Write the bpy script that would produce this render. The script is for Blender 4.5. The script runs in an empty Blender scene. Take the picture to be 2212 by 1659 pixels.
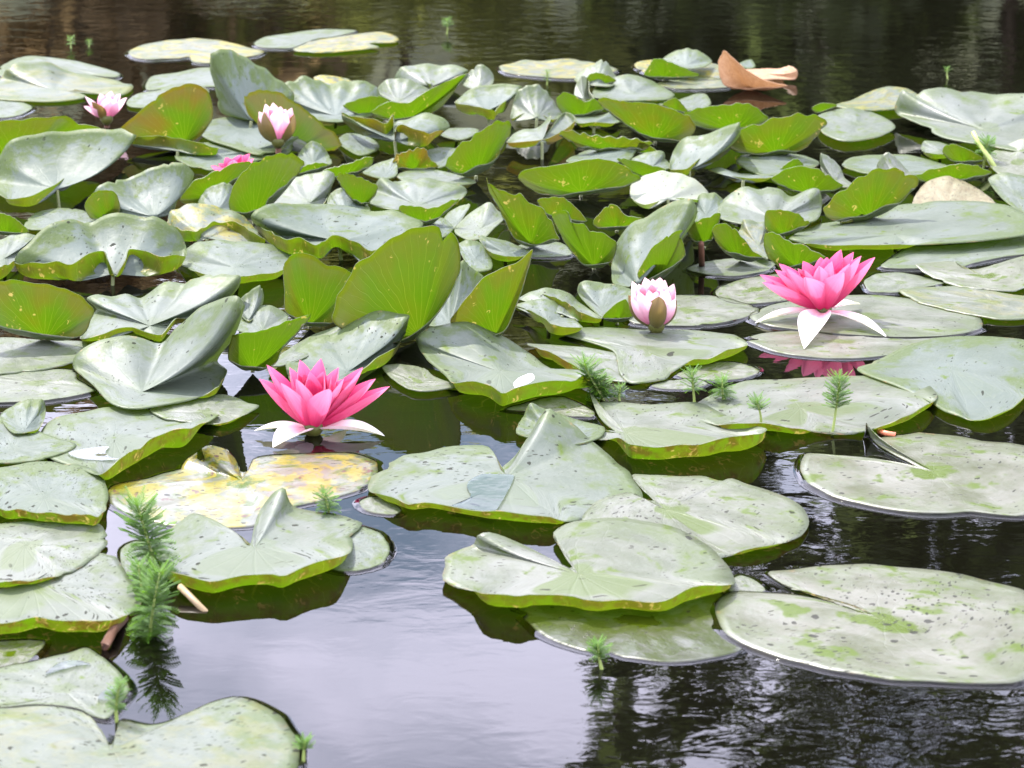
import bpy, bmesh, math, random
import numpy as np
from mathutils import Vector

random.seed(7)
R = math.radians
scene = bpy.context.scene
COL = scene.collection

# ------------------------------------------------------------------ camera
CAM_H, PITCH, TANX = 0.95, R(15.2), 0.1472
cam_data = bpy.data.cameras.new('camera')
cam = bpy.data.objects.new('camera', cam_data)
COL.objects.link(cam)
cam.location = (0, 0, CAM_H)
cam.rotation_euler = (math.pi / 2 - PITCH, 0, 0)
cam_data.sensor_fit = 'HORIZONTAL'
cam_data.sensor_width = 36
cam_data.lens = 18 / TANX
cam_data.clip_start = 0.05
cam_data.clip_end = 600
cam_data.dof.use_dof = True
cam_data.dof.focus_distance = 3.65
cam_data.dof.aperture_fstop = 19
scene.camera = cam

# ------------------------------------------------------------------ sky and sun
SUN_EL, SUN_AZ = R(52), R(-34)          # azimuth measured from +Y towards +X
world = bpy.data.worlds.new('World')
scene.world = world
world.use_nodes = True
wn, wl = world.node_tree.nodes, world.node_tree.links
wn.clear()
w_out = wn.new('ShaderNodeOutputWorld')
w_bg = wn.new('ShaderNodeBackground'); w_bg.inputs['Strength'].default_value = 0.13
w_sky = wn.new('ShaderNodeTexSky'); w_sky.sky_type = 'NISHITA'; w_sky.sun_disc = False
w_sky.sun_elevation = SUN_EL; w_sky.sun_rotation = SUN_AZ
w_tc = wn.new('ShaderNodeTexCoord')
w_sep = wn.new('ShaderNodeSeparateXYZ')
w_add = wn.new('ShaderNodeMath'); w_add.operation = 'ADD'; w_add.inputs[1].default_value = 0.12
w_max = wn.new('ShaderNodeMath'); w_max.operation = 'MAXIMUM'; w_max.inputs[1].default_value = 0.05
w_dx = wn.new('ShaderNodeMath'); w_dx.operation = 'DIVIDE'
w_dy = wn.new('ShaderNodeMath'); w_dy.operation = 'DIVIDE'
w_cmb = wn.new('ShaderNodeCombineXYZ')
w_noise = wn.new('ShaderNodeTexNoise'); w_noise.inputs['Scale'].default_value = 2.3
w_noise.inputs['Detail'].default_value = 7; w_noise.inputs['Roughness'].default_value = 0.56
w_noise.inputs['Distortion'].default_value = 0.4
w_ramp = wn.new('ShaderNodeMapRange'); w_ramp.inputs['From Min'].default_value = 0.33; w_ramp.inputs['From Max'].default_value = 0.56
w_ramp.inputs['To Min'].default_value = 0.0; w_ramp.inputs['To Max'].default_value = 0.95
w_mix = wn.new('ShaderNodeMix'); w_mix.data_type = 'RGBA'
w_mix.inputs[7].default_value = (18.2, 17.8, 22.4, 1)        # lit cloud
wl.new(w_tc.outputs['Generated'], w_sep.inputs[0])
wl.new(w_sep.outputs['Z'], w_add.inputs[0]); wl.new(w_add.outputs[0], w_max.inputs[0])
wl.new(w_sep.outputs['X'], w_dx.inputs[0]); wl.new(w_max.outputs[0], w_dx.inputs[1])
wl.new(w_sep.outputs['Y'], w_dy.inputs[0]); wl.new(w_max.outputs[0], w_dy.inputs[1])
wl.new(w_dx.outputs[0], w_cmb.inputs[0]); wl.new(w_dy.outputs[0], w_cmb.inputs[1])
wl.new(w_cmb.outputs[0], w_noise.inputs['Vector'])
wl.new(w_noise.outputs['Fac'], w_ramp.inputs['Value'])
wl.new(w_ramp.outputs['Result'], w_mix.inputs[0])
wl.new(w_sky.outputs[0], w_mix.inputs[6])
wl.new(w_mix.outputs[2], w_bg.inputs['Color'])
wl.new(w_bg.outputs[0], w_out.inputs['Surface'])

sun_data = bpy.data.lights.new('sun', 'SUN')
sun_data.energy = 4.2; sun_data.angle = R(0.53); sun_data.color = (1.0, 0.95, 0.87)
sun = bpy.data.objects.new('sun', sun_data); COL.objects.link(sun)
sun_dir = Vector((math.sin(SUN_AZ) * math.cos(SUN_EL), math.cos(SUN_AZ) * math.cos(SUN_EL), math.sin(SUN_EL)))
sun.rotation_euler = sun_dir.to_track_quat('Z', 'Y').to_euler()
sun.location = (0, 6, 9)

scene.render.engine = 'CYCLES'
scene.view_settings.view_transform = 'Standard'
scene.view_settings.look = 'None'
scene.view_settings.gamma = 1
scene.view_settings.exposure = 1.36
scene.cycles.max_bounces = 4
scene.cycles.diffuse_bounces = 2
scene.cycles.glossy_bounces = 3
scene.cycles.transmission_bounces = 4
scene.cycles.transparent_max_bounces = 6
scene.cycles.sample_clamp_indirect = 5
scene.cycles.sample_clamp_direct = 25

# ------------------------------------------------------------------ pixel -> ray
CP, SP = math.cos(PITCH), math.sin(PITCH)
U = 2.74128                                     # working unit in pixels of a 2212 px wide view
OX = (0.0, 545.7 / U, 1091.4 / U, 1605.6 / U)
OY = (0.0, 394.1 / U, 818.6 / U, 1204.2 / U)
CAMP = np.array((0, 0, CAM_H))

def ray(tile, x, y):
    px = (x + OX[int(tile[0])]) * U; py = (y + OY[int(tile[1])]) * U
    u = (px - 1106) / 1106 * TANX; v = -(py - 829.5) / 829.5 * TANX * 0.75
    d = np.array((u, CP + v * SP, -SP + v * CP))
    return d / np.linalg.norm(d)

def on_plane(tile, x, y, z):
    d = ray(tile, x, y)
    return CAMP + d * ((z - CAM_H) / d[2])

def on_sphere(tile, x, y, c, r, far, lim=1.0, zmin=0.003):
    d = ray(tile, x, y)
    oc = CAMP - c
    b = d.dot(oc)
    disc = b * b - (oc.dot(oc) - r * r)
    s = min(math.sqrt(max(disc, 0)), lim * r)
    p = CAMP + d * (-b + (s if far else -s))
    if p[2] < zmin:
        p = CAMP + d * ((zmin - CAM_H) / d[2])
    return p

# ------------------------------------------------------------------ object helpers
def mesh_obj(name, verts, faces, mat, parent=None, uv=None, mats=None, fmat=None, smooth=True):
    me = bpy.data.meshes.new(name)
    me.from_pydata([tuple(v) for v in verts], [], faces)
    for m in (mats or [mat]):
        me.materials.append(m)
    if fmat is not None:
        me.polygons.foreach_set('material_index', fmat)
    if smooth:
        me.polygons.foreach_set('use_smooth', [True] * len(me.polygons))
    if uv is not None:
        lay = me.uv_layers.new(name='UVMap')
        idx = np.empty(len(me.loops), dtype=np.int32)
        me.loops.foreach_get('vertex_index', idx)
        lay.data.foreach_set('uv', np.asarray(uv, dtype=np.float32)[idx].ravel())
    o = bpy.data.objects.new(name, me)
    COL.objects.link(o)
    if parent is not None:
        o.parent = parent
    return o

def empty(name, loc):
    o = bpy.data.objects.new(name, None)
    o.empty_display_size = 0.02
    o.location = loc
    COL.objects.link(o)
    return o

def tag(o, label, cat, group=None):
    o['label'] = label; o['category'] = cat
    if group: o['group'] = group
    return o

def tube(path, radii, seg=8, cap=True):
    path = [np.array(p, dtype=float) for p in path]
    vs, fs = [], []
    n = len(path)
    for i, p in enumerate(path):
        t = path[min(i + 1, n - 1)] - path[max(i - 1, 0)]
        t = t / (np.linalg.norm(t) + 1e-9)
        a = np.cross(t, (0.31, 0.17, 0.93) if abs(t[2]) < 0.9 else (1, 0, 0)); a /= np.linalg.norm(a)
        b = np.cross(t, a)
        for k in range(seg):
            th = 2 * math.pi * k / seg
            vs.append(p + radii[i] * (math.cos(th) * a + math.sin(th) * b))
    for i in range(n - 1):
        for k in range(seg):
            fs.append((i * seg + k, i * seg + (k + 1) % seg, (i + 1) * seg + (k + 1) % seg, (i + 1) * seg + k))
    if cap:
        fs.append(tuple(range(seg - 1, -1, -1)))
        fs.append(tuple((n - 1) * seg + k for k in range(seg)))
    return vs, fs

# ------------------------------------------------------------------ materials
class NT:
    def __init__(self, name):
        self.m = bpy.data.materials.new(name); self.m.use_nodes = True
        self.n, self.l = self.m.node_tree.nodes, self.m.node_tree.links
        self.n.clear()
        self.out = self.n.new('ShaderNodeOutputMaterial')
    def node(self, t, **kw):
        x = self.n.new(t)
        for k, v in kw.items():
            setattr(x, k, v)
        return x
    def put(self, sock, v):
        if hasattr(v, 'is_output') or isinstance(v, bpy.types.NodeSocket):
            self.l.new(v, sock)
        elif isinstance(v, (tuple, list)) and len(v) == 3 and sock.type == 'RGBA':
            sock.default_value = (*v, 1)
        else:
            sock.default_value = v
    def math(self, op, a, b=0.0, c=None, clamp=False):
        x = self.node('ShaderNodeMath', operation=op, use_clamp=clamp)
        self.put(x.inputs[0], a); self.put(x.inputs[1], b)
        if c is not None: self.put(x.inputs[2], c)
        return x.outputs[0]
    def ramp(self, v, lo, hi, a=0.0, b=1.0):
        x = self.node('ShaderNodeMapRange', interpolation_type='SMOOTHSTEP')
        self.put(x.inputs[0], v)
        for i, q in enumerate((lo, hi, a, b)): self.put(x.inputs[1 + i], q)
        return x.outputs[0]
    def mix(self, f, a, b):
        x = self.node('ShaderNodeMix', data_type='RGBA')
        self.put(x.inputs[0], f); self.put(x.inputs[6], a); self.put(x.inputs[7], b)
        return x.outputs[2]
    def noise(self, vec, scale, detail=3, rough=0.55, dist=0.0):
        x = self.node('ShaderNodeTexNoise')
        self.put(x.inputs['Vector'], vec)
        x.inputs['Scale'].default_value = scale; x.inputs['Detail'].default_value = detail
        x.inputs['Roughness'].default_value = rough; x.inputs['Distortion'].default_value = dist
        return x.outputs['Fac']
    def voronoi(self, vec, scale, out='Distance', rnd=1.0):
        x = self.node('ShaderNodeTexVoronoi')
        self.put(x.inputs['Vector'], vec); x.inputs['Scale'].default_value = scale
        x.inputs['Randomness'].default_value = rnd
        return x.outputs[out]
    def mapping(self, vec, loc=(0, 0, 0), scale=(1, 1, 1), rot=(0, 0, 0)):
        x = self.node('ShaderNodeMapping')
        self.put(x.inputs['Vector'], vec)
        self.put(x.inputs['Location'], loc); self.put(x.inputs['Scale'], scale); self.put(x.inputs['Rotation'], rot)
        return x.outputs[0]
    def attr(self, name, kind='OBJECT'):
        return self.node('ShaderNodeAttribute', attribute_name=name, attribute_type=kind).outputs['Fac']
    def bump(self, h, strength, dist, normal=None):
        x = self.node('ShaderNodeBump')
        x.inputs['Strength'].default_value = strength; x.inputs['Distance'].default_value = dist
        self.put(x.inputs['Height'], h)
        if normal is not None: self.put(x.inputs['Normal'], normal)
        return x.outputs[0]
    def bsdf(self, **kw):
        x = self.node('ShaderNodeBsdfPrincipled')
        for k, v in kw.items():
            self.put(x.inputs[k.replace('_', ' ')], v)
        return x.outputs[0]
    def shmix(self, f, a, b):
        x = self.node('ShaderNodeMixShader')
        self.put(x.inputs[0], f); self.l.new(a, x.inputs[1]); self.l.new(b, x.inputs[2])
        return x.outputs[0]
    def done(self, s):
        self.l.new(s, self.out.inputs['Surface'])
        return self.m

def make_pad_material():
    t = NT('lily_pad')
    uv = t.node('ShaderNodeUVMap').outputs[0]
    info = t.node('ShaderNodeObjectInfo').outputs['Random']
    offs = t.node('ShaderNodeCombineXYZ')
    t.put(offs.inputs[0], t.math('MULTIPLY', info, 37.0)); t.put(offs.inputs[1], t.math('MULTIPLY', info, 91.0))
    t.put(offs.inputs[2], t.math('MULTIPLY', info, 13.0))
    va = t.node('ShaderNodeVectorMath', operation='ADD'); t.put(va.inputs[0], uv); t.put(va.inputs[1], offs.outputs[0])
    P = va.outputs[0]
    ln = t.node('ShaderNodeVectorMath', operation='LENGTH'); t.put(ln.inputs[0], uv)
    rad = ln.outputs['Value']
    sp = t.node('ShaderNodeSeparateXYZ'); t.put(sp.inputs[0], uv)
    ang = t.math('ARCTAN2', sp.outputs[1], sp.outputs[0])
    # veins: main radial ribs, forking halfway out
    wob = t.math('MULTIPLY', t.math('SUBTRACT', t.noise(P, 2.5, 2), 0.5), 0.35)
    a2 = t.math('ADD', ang, wob)
    def ribs(n, w):
        s = t.math('ABSOLUTE', t.math('SINE', t.math('MULTIPLY', a2, n)))
        s = t.math('MULTIPLY', s, t.math('ADD', rad, 0.12))
        return t.ramp(s, 0.0, w, 1.0, 0.0)
    v1 = t.math('MULTIPLY', ribs(9.0, 0.10), t.ramp(rad, 0.03, 0.9, 1.0, 0.35))
    v2 = t.math('MULTIPLY', ribs(18.0, 0.10), t.math('MULTIPLY', t.ramp(rad, 0.4, 0.55), t.ramp(rad, 0.75, 1.0, 0.6, 0.1)))
    vein = t.math('MAXIMUM', v1, v2)
    # per-leaf settings
    wet, old, pale, red = t.attr('wetness'), t.attr('age'), t.attr('bleach'), t.attr('redness')
    n_big = t.noise(P, 1.6, 2, 0.5)
    n_mid = t.noise(P, 4.5, 3, 0.6)
    n_fine = t.noise(P, 26, 3, 0.65)
    # ---- upper side
    base = t.mix(t.ramp(n_big, 0.3, 0.7), (0.060, 0.082, 0.058), (0.088, 0.112, 0.094))
    base = t.mix(wet, base, t.mix(t.ramp(t.noise(P, 2.6, 5, 0.62), 0.32, 0.66), (0.066, 0.075, 0.034), (0.142, 0.144, 0.112)))
    rim_glow = t.ramp(t.math('ADD', t.math('MULTIPLY', rad, 0.6), n_mid), 0.84, 1.06)  # green of light shining through the rim, painted into the upper colour
    base = t.mix(t.math('MULTIPLY', rim_glow, t.math('SUBTRACT', 0.85, t.math('MULTIPLY', t.math('MINIMUM', wet, 1.0), 0.5))), base, (0.046, 0.074, 0.008))
    base = t.mix(t.math('MULTIPLY', pale, 0.9), base, (0.24, 0.26, 0.19))
    base = t.mix(t.math('MULTIPLY', vein, 0.08), base, (0.11, 0.15, 0.08))
    base = t.mix(t.ramp(n_fine, 0.5, 0.75, 0.0, 0.5), base, (0.11, 0.13, 0.09))
    wetpatch = t.ramp(t.math('ADD', n_mid, t.math('MULTIPLY', wet, 0.085)), 0.645, 0.755)
    centre = t.ramp(t.math('ADD', rad, t.math('MULTIPLY', t.math('SUBTRACT', t.noise(P, 5, 3), 0.5), 0.45)), 0.13, 0.20, 1.0, 0.0)
    wetpatch = t.math('MAXIMUM', wetpatch, t.math('MULTIPLY', centre, t.math('MULTIPLY', wet, 1.0)))
    base = t.mix(t.math('MULTIPLY', wetpatch, 0.9), base, (0.058, 0.092, 0.004))
    # yellowing with age
    ny = t.noise(t.mapping(P, scale=(1.0, 1.6, 1.0)), 3.2, 6, 0.68)
    base = t.mix(t.math('MULTIPLY', t.ramp(ny, 0.46, 0.6), old), base, (0.185, 0.160, 0.004))
    base = t.mix(t.math('MULTIPLY', t.ramp(t.noise(P, 9, 4, 0.65), 0.6, 0.68), old), base, (0.07, 0.025, 0.012))
    # brown, chewed rim
    nr = t.noise(P, 7, 4, 0.65)
    rimw = t.ramp(t.math('ADD', rad, t.math('MULTIPLY', t.math('SUBTRACT', nr, 0.5), 0.5)), 1.02, 1.13)
    base = t.mix(t.math('MULTIPLY', rimw, 0.75), base, (0.24, 0.15, 0.06))
    # specks of dirt: scattered dots and short dashes
    wob2 = t.math('MULTIPLY', t.math('SUBTRACT', t.noise(P, 34, 2), 0.5), 0.42)
    soak = t.attr('soak')
    base = t.mix(soak, base, t.mix(0.0, (0.022, 0.030, 0.002), (0, 0, 0)))
    dirty = t.attr('dirt')
    def dots(scale, thr, smax, sc=(1, 1, 1), rot=0.0):
        pv = t.mapping(P, scale=sc, rot=(0, 0, rot))
        vo = t.node('ShaderNodeTexVoronoi'); t.put(vo.inputs['Vector'], pv); vo.inputs['Scale'].default_value = scale
        vs = t.node('ShaderNodeSeparateXYZ'); t.put(vs.inputs[0], vo.outputs['Color'])
        size = t.math('MULTIPLY', t.math('POWER', vs.outputs[0], 2.0), smax)
        d = t.math('ADD', vo.outputs['Distance'], wob2)
        return t.math('MULTIPLY', t.math('LESS_THAN', d, size), t.math('GREATER_THAN', vs.outputs[1], t.math('SUBTRACT', 1.0, t.math('MULTIPLY', dirty, 1.0 - thr))))
    dirt = t.math('MAXIMUM', dots(13, 0.42, 0.32), t.math('MULTIPLY', dots(18, 0.25, 0.38, (2.4, 0.8, 1), 0.7), t.ramp(t.noise(P, 3.1, 2), 0.40, 0.52)))
    dirt = t.math('MAXIMUM', dirt, t.math('MULTIPLY', dots(24, 0.15, 0.46, (1.9, 0.8, 1), 2.1), t.ramp(n_big, 0.44, 0.60)))
    dirt = t.math('MULTIPLY', dirt, 0.88)
    base = t.mix(dirt, base, (0.016, 0.016, 0.013))
    hgt = t.math('ADD', t.math('MULTIPLY', n_mid, 1.0), t.math('MULTIPLY', vein, -0.12))
    nrm = t.bump(hgt, 0.5, 0.0020)
    nrm = t.bump(t.math('ADD', n_fine, t.math('MULTIPLY', dirt, 0.6)), 0.35, 0.0007, nrm)
    rough = t.math('ADD', t.ramp(n_mid, 0.25, 0.75, -0.07, 0.09), t.math('ADD', t.math('MULTIPLY', t.math('MINIMUM', wet, 1.0), -0.21), t.math('SUBTRACT', 0.56, t.math('MULTIPLY', wetpatch, 0.05))))
    rough = t.math('ADD', rough, t.math('MULTIPLY', dirt, 0.3))
    top = t.bsdf(Base_Color=base, Roughness=rough, Specular_IOR_Level=t.math('MULTIPLY', t.math('SUBTRACT', 1.0, t.math('MULTIPLY', dirt, 0.75)), t.math('MULTIPLY', t.math('SUBTRACT', 1.0, t.math('MULTIPLY', wetpatch, 0.5)), t.math('ADD', 0.26, t.math('MULTIPLY', t.math('MINIMUM', wet, 1.0), 0.40)))), Normal=nrm,
                 Coat_Weight=t.attr('film'), Coat_Roughness=0.03, Coat_IOR=1.333)
    tr = t.node('ShaderNodeBsdfTranslucent'); t.put(tr.inputs[0], t.mix(pale, (0.07, 0.115, 0.004), (0.18, 0.19, 0.11)))
    top = t.shmix(0.22, top, tr.outputs[0])
    # ---- underside
    ub = t.mix(t.ramp(n_big, 0.3, 0.72), (0.038, 0.086, 0.002), (0.064, 0.110, 0.003))
    ub = t.mix(t.ramp(rad, 0.25, 1.05, 0.0, 0.75), ub, (0.078, 0.090, 0.004))
    redm = t.math('MULTIPLY', t.ramp(t.math('ADD', n_big, t.math('MULTIPLY', rad, 0.35)), 0.55, 0.95), red)
    ub = t.mix(redm, ub, (0.12, 0.065, 0.012))
    ub = t.mix(t.math('MULTIPLY', vein, 0.75), ub, (0.15, 0.19, 0.025))
    ob = t.node('ShaderNodeTexCoord').outputs['Object']
    scr = t.math('ABSOLUTE', t.math('SUBTRACT', t.noise(ob, 85, 1, 0.5, 0.9), 0.5))
    scr = t.math('MULTIPLY', t.ramp(scr, 0.018, 0.05, 1.0, 0.0), t.ramp(t.math('ADD', t.noise(ob, 60, 2), t.math('MULTIPLY', dirty, 0.19)), 0.65, 0.71))
    ub = t.mix(t.math('MULTIPLY', scr, 0.85), ub, (0.50, 0.38, 0.10))
    ub = t.mix(t.math('MULTIPLY', t.ramp(n_fine, 0.62, 0.72), 0.4), ub, (0.05, 0.06, 0.006))
    mot = t.math('MULTIPLY', t.ramp(t.noise(ob, 62, 4, 0.65), 0.43, 0.60), t.math('MULTIPLY', t.ramp(rad, 0.66, 0.92), t.math('MINIMUM', t.math('MULTIPLY', dirty, 1.5), 1.0)))
    ub = t.mix(t.math('MULTIPLY', mot, 0.75), ub, (0.085, 0.042, 0.012))
    ub = t.mix(t.math('MULTIPLY', rimw, 0.8), ub, (0.20, 0.11, 0.04))
    ub = t.mix(t.math('MULTIPLY', pale, 0.6), ub, (0.40, 0.42, 0.22))
    nb = t.bump(t.math('ADD', t.math('MULTIPLY', vein, 1.0), t.math('MULTIPLY', n_mid, 0.8)), 0.5, 0.0016)
    und = t.bsdf(Base_Color=ub, Roughness=0.42, Specular_IOR_Level=0.4, Normal=nb)
    tr2 = t.node('ShaderNodeBsdfTranslucent')
    t.put(tr2.inputs[0], t.mix(redm, t.mix(t.math('MULTIPLY', vein, 0.8), (0.058, 0.128, 0.0015), (0.135, 0.200, 0.010)), (0.10, 0.08, 0.003)))
    t.put(tr2.inputs[0], t.mix(t.math('MULTIPLY', t.math('MAXIMUM', mot, rimw), 0.8), t.mix(t.math('MULTIPLY', scr, 0.6), tr2.inputs[0].links[0].from_socket, (0.28, 0.21, 0.05)), (0.055, 0.028, 0.004)))
    und = t.shmix(0.5, und, tr2.outputs[0])
    geo = t.node('ShaderNodeNewGeometry')
    return t.done(t.shmix(geo.outputs['Backfacing'], top, und))

def make_dry_material():
    t = NT('dry_leaf')
    uv = t.node('ShaderNodeUVMap').outputs[0]
    n = t.noise(uv, 5, 5, 0.65)
    c = t.mix(t.ramp(n, 0.3, 0.7), (0.27, 0.14, 0.065), (0.38, 0.24, 0.13))
    c = t.mix(t.ramp(t.noise(uv, 18, 4), 0.58, 0.7), c, (0.16, 0.07, 0.03))
    s = t.bsdf(Base_Color=c, Roughness=0.65, Normal=t.bump(n, 0.6, 0.003))
    tr = t.node('ShaderNodeBsdfTranslucent'); t.put(tr.inputs[0], (0.26, 0.13, 0.05))
    return t.done(t.shmix(0.3, s, tr.outputs[0]))

def make_brown_pad_material():
    t = NT('rotten_pad')
    uv = t.node('ShaderNodeUVMap').outputs[0]
    n = t.noise(uv, 4, 6, 0.7)
    c = t.mix(t.ramp(n, 0.35, 0.65), (0.13, 0.105, 0.05), (0.17, 0.16, 0.085))
    c = t.mix(t.ramp(t.noise(uv, 11, 4), 0.55, 0.66), c, (0.07, 0.06, 0.03))
    s = t.bsdf(Base_Color=c, Roughness=0.6, Normal=t.bump(n, 0.7, 0.004))
    tr = t.node('ShaderNodeBsdfTranslucent'); t.put(tr.inputs[0], (0.12, 0.11, 0.03))
    return t.done(t.shmix(0.25, s, tr.outputs[0]))

def make_petal_material(name, base, mid, tip, outer, out_amt):
    """UV: x across 0..1, y from base 0 to tip 1."""
    t = NT(name)
    uv = t.node('ShaderNodeUVMap').outputs[0]
    sp = t.node('ShaderNodeSeparateXYZ'); t.put(sp.inputs[0], uv)
    v = sp.outputs[1]
    streak = t.noise(t.mapping(uv, scale=(14, 1.2, 1)), 2.0, 3, 0.6)
    vv = t.math('ADD', v, t.math('MULTIPLY', t.math('SUBTRACT', streak, 0.5), 0.35))
    c = t.mix(t.ramp(vv, 0.05, 0.55), base, mid)
    c = t.mix(t.ramp(vv, 0.55, 1.02), c, tip)
    geo = t.node('ShaderNodeNewGeometry')
    co = t.mix(t.ramp(vv, 0.1, 0.8), mid, outer)
    c = t.mix(t.math('MULTIPLY', geo.outputs['Backfacing'], out_amt), c, co)
    vein = t.math('ABSOLUTE', t.math('SINE', t.math('MULTIPLY', sp.outputs[0], 34.0)))
    s = t.bsdf(Base_Color=c, Roughness=0.45, Specular_IOR_Level=0.35, Normal=t.bump(vein, 0.25, 0.0006),
               Sheen_Weight=0.05, Sheen_Tint=(1.0, 0.85, 0.92))
    tr = t.node('ShaderNodeBsdfTranslucent'); t.put(tr.inputs[0], c)
    return t.done(t.shmix(0.42, s, tr.outputs[0]))

def make_plain(name, col, rough=0.5, spec=0.4, trans=None, var=0.35, scale=60):
    t = NT(name)
    co = t.node('ShaderNodeTexCoord').outputs['Object']
    n = t.noise(co, scale, 4, 0.6)
    c = t.mix(n, tuple(x * (1 - var) for x in col), tuple(min(1, x * (1 + var)) for x in col))
    s = t.bsdf(Base_Color=c, Roughness=rough, Specular_IOR_Level=spec, Normal=t.bump(n, 0.3, 0.002))
    if trans:
        tr = t.node('ShaderNodeBsdfTranslucent'); t.put(tr.inputs[0], trans)
        s = t.shmix(0.4, s, tr.outputs[0])
    return t.done(s)

def make_water(name, tint, ripple=True):
    t = NT(name)
    co = t.node('ShaderNodeTexCoord').outputs['Object']
    if ripple:
        # faint breeze ripples, patchy over the pond
        patch = t.ramp(t.noise(co, 1.1, 2), 0.40, 0.66, 0.10, 1.0)
        n1 = t.noise(t.mapping(co, scale=(1.0, 1.5, 1.0)), 16, 3, 0.5, 0.5)
        n2 = t.noise(t.mapping(co, scale=(1.0, 1.3, 1.0)), 46, 3, 0.5, 0.3)
        h = t.math('MULTIPLY', t.math('ADD', n1, t.math('MULTIPLY', n2, 0.22)), patch)
        nrm = t.bump(h, 0.35, 0.0016)
    else:
        nrm = t.bump(t.noise(co, 30, 2), 0.2, 0.0008)
    fr = t.node('ShaderNodeFresnel'); fr.inputs['IOR'].default_value = 1.333; t.put(fr.inputs['Normal'], nrm)
    gl = t.node('ShaderNodeBsdfGlossy'); gl.inputs['Roughness'].default_value = 0.015; t.put(gl.inputs['Normal'], nrm)
    tp = t.node('ShaderNodeBsdfDiffuse' if ripple else 'ShaderNodeBsdfTransparent'); t.put(tp.inputs[0], tint)
    return t.done(t.shmix(fr.outputs[0], tp.outputs[0], gl.outputs[0]))

M_PAD = make_pad_material()
M_DRY = make_dry_material()
M_ROT = make_brown_pad_material()
M_WATER = make_water('pond_water', (0.0020, 0.0019, 0.0011))
M_PUDDLE_DARK = make_water('meniscus_water', (0.30, 0.30, 0.24), False)
M_PUDDLE = make_water('puddle_water', (0.80, 0.84, 0.80), False)
M_STEM = make_plain('petiole', (0.07, 0.085, 0.02), 0.45, 0.4)
M_STEM_BROWN = make_plain('brown_stem', (0.075, 0.036, 0.020), 0.6, 0.15)
M_PETAL = make_petal_material('petal_pink', (0.60, 0.012, 0.085), (0.64, 0.040, 0.16), (0.70, 0.150, 0.28), (0.72, 0.27, 0.38), 0.45)
M_PETAL_PALE = make_petal_material('petal_pale_pink', (0.72, 0.13, 0.28), (0.74, 0.26, 0.40), (0.78, 0.54, 0.58), (0.78, 0.60, 0.62), 0.75)
M_SEPAL_WHITE = make_petal_material('sepal_white', (0.80, 0.35, 0.42), (0.86, 0.76, 0.74), (0.88, 0.86, 0.80), (0.30, 0.33, 0.12), 0.75)
M_SEPAL_BROWN = make_petal_material('sepal_olive', (0.10, 0.11, 0.02), (0.15, 0.13, 0.03), (0.20, 0.12, 0.05), (0.16, 0.11, 0.03), 0.9)
M_STAMEN = make_plain('stamen', (0.75, 0.42, 0.05), 0.5)
M_SPRIG = make_plain('water_milfoil', (0.075, 0.17, 0.015), 0.5, 0.3, (0.14, 0.29, 0.02))
M_SPRIG_STEM = make_plain('milfoil_stem', (0.20, 0.26, 0.06), 0.5)
M_WHITE_BIT = make_plain('white_petal_scrap', (0.82, 0.80, 0.76), 0.5)

# ------------------------------------------------------------------ ground, water
def make_ground_material():
    t = NT('pond_ground')
    co = t.node('ShaderNodeTexCoord').outputs['Object']
    sp = t.node('ShaderNodeSeparateXYZ'); t.put(sp.inputs[0], co)
    n = t.noise(co, 2.5, 6, 0.65); nf = t.noise(co, 40, 4)
    mud = t.mix(n, (0.030, 0.020, 0.010), (0.062, 0.042, 0.020))
    grass = t.mix(t.ramp(t.noise(co, 1.4, 6, 0.7), 0.35, 0.68), (0.030, 0.042, 0.014), (0.125, 0.135, 0.050))
    c = t.mix(t.ramp(t.math('ADD', sp.outputs[2], t.math('MULTIPLY', n, 0.1)), 0.05, 0.16), mud, grass)
    return t.done(t.bsdf(Base_Color=c, Roughness=0.9, Normal=t.bump(nf, 0.6, 0.02)))

def pond_d(x, y):
    """signed distance-like: negative inside the pond"""
    cx, cy, rx, ry = 0.5, 11.0, 24.0, 10.2
    q = (abs((x - cx) / rx) ** 2.6 + abs((y - cy) / ry) ** 2.6) ** (1 / 2.6)
    return (q - 1) * ry

def ground_z(x, y):
    d = pond_d(x, y) + 0.25 * math.sin(x * 0.9) * math.cos(y * 1.1 + 1)
    if d < 0:
        return -0.5 * min(1, -d / 1.2) + 0.03 * math.sin(x * 3.1) * math.sin(y * 2.7)
    q = min(1, max(0, (y - 22.3) / 19.0))
    added_hill = 9.4 * q * q * (3 - 2 * q) * (0.92 + 0.10 * math.sin(x * 0.35 + 1) + 0.05 * math.sin(x * 0.9))  # hill out of view, added so its sunlit slope brightens the water's reflection
    return min(0.35, d * 0.35) + max(0, d - 6) * 0.015 + 0.04 * math.sin(x * 0.7) * math.sin(y * 0.5) + added_hill

gv, gf = [], []
GX = np.concatenate([np.linspace(-220, -30, 16), np.linspace(-28, 28, 90), np.linspace(30, 220, 16)])
GY = np.concatenate([np.linspace(-160, -4, 12), np.linspace(-3, 26, 90), np.linspace(26.5, 44, 24), np.linspace(47, 260, 16)])
for yy in GY:
    for xx in GX:
        gv.append((xx, yy, ground_z(xx, yy)))
nx = len(GX)
for j in range(len(GY) - 1):
    for i in range(nx - 1):
        a = j * nx + i
        gf.append((a, a + 1, a + nx + 1, a + nx))
g = mesh_obj('ground', gv, gf, make_ground_material()); g['kind'] = 'structure'

wv, wf = [], []
WX = np.linspace(-25, 25, 11); WY = np.linspace(0.4, 21.6, 9)
for yy in WY:
    for xx in WX: wv.append((xx, yy, 0.0))
for j in range(len(WY) - 1):
    for i in range(len(WX) - 1):
        a = j * len(WX) + i
        wf.append((a, a + 1, a + len(WX) + 1, a + len(WX)))
w = mesh_obj('water', wv, wf, M_WATER); w['kind'] = 'structure'

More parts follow.
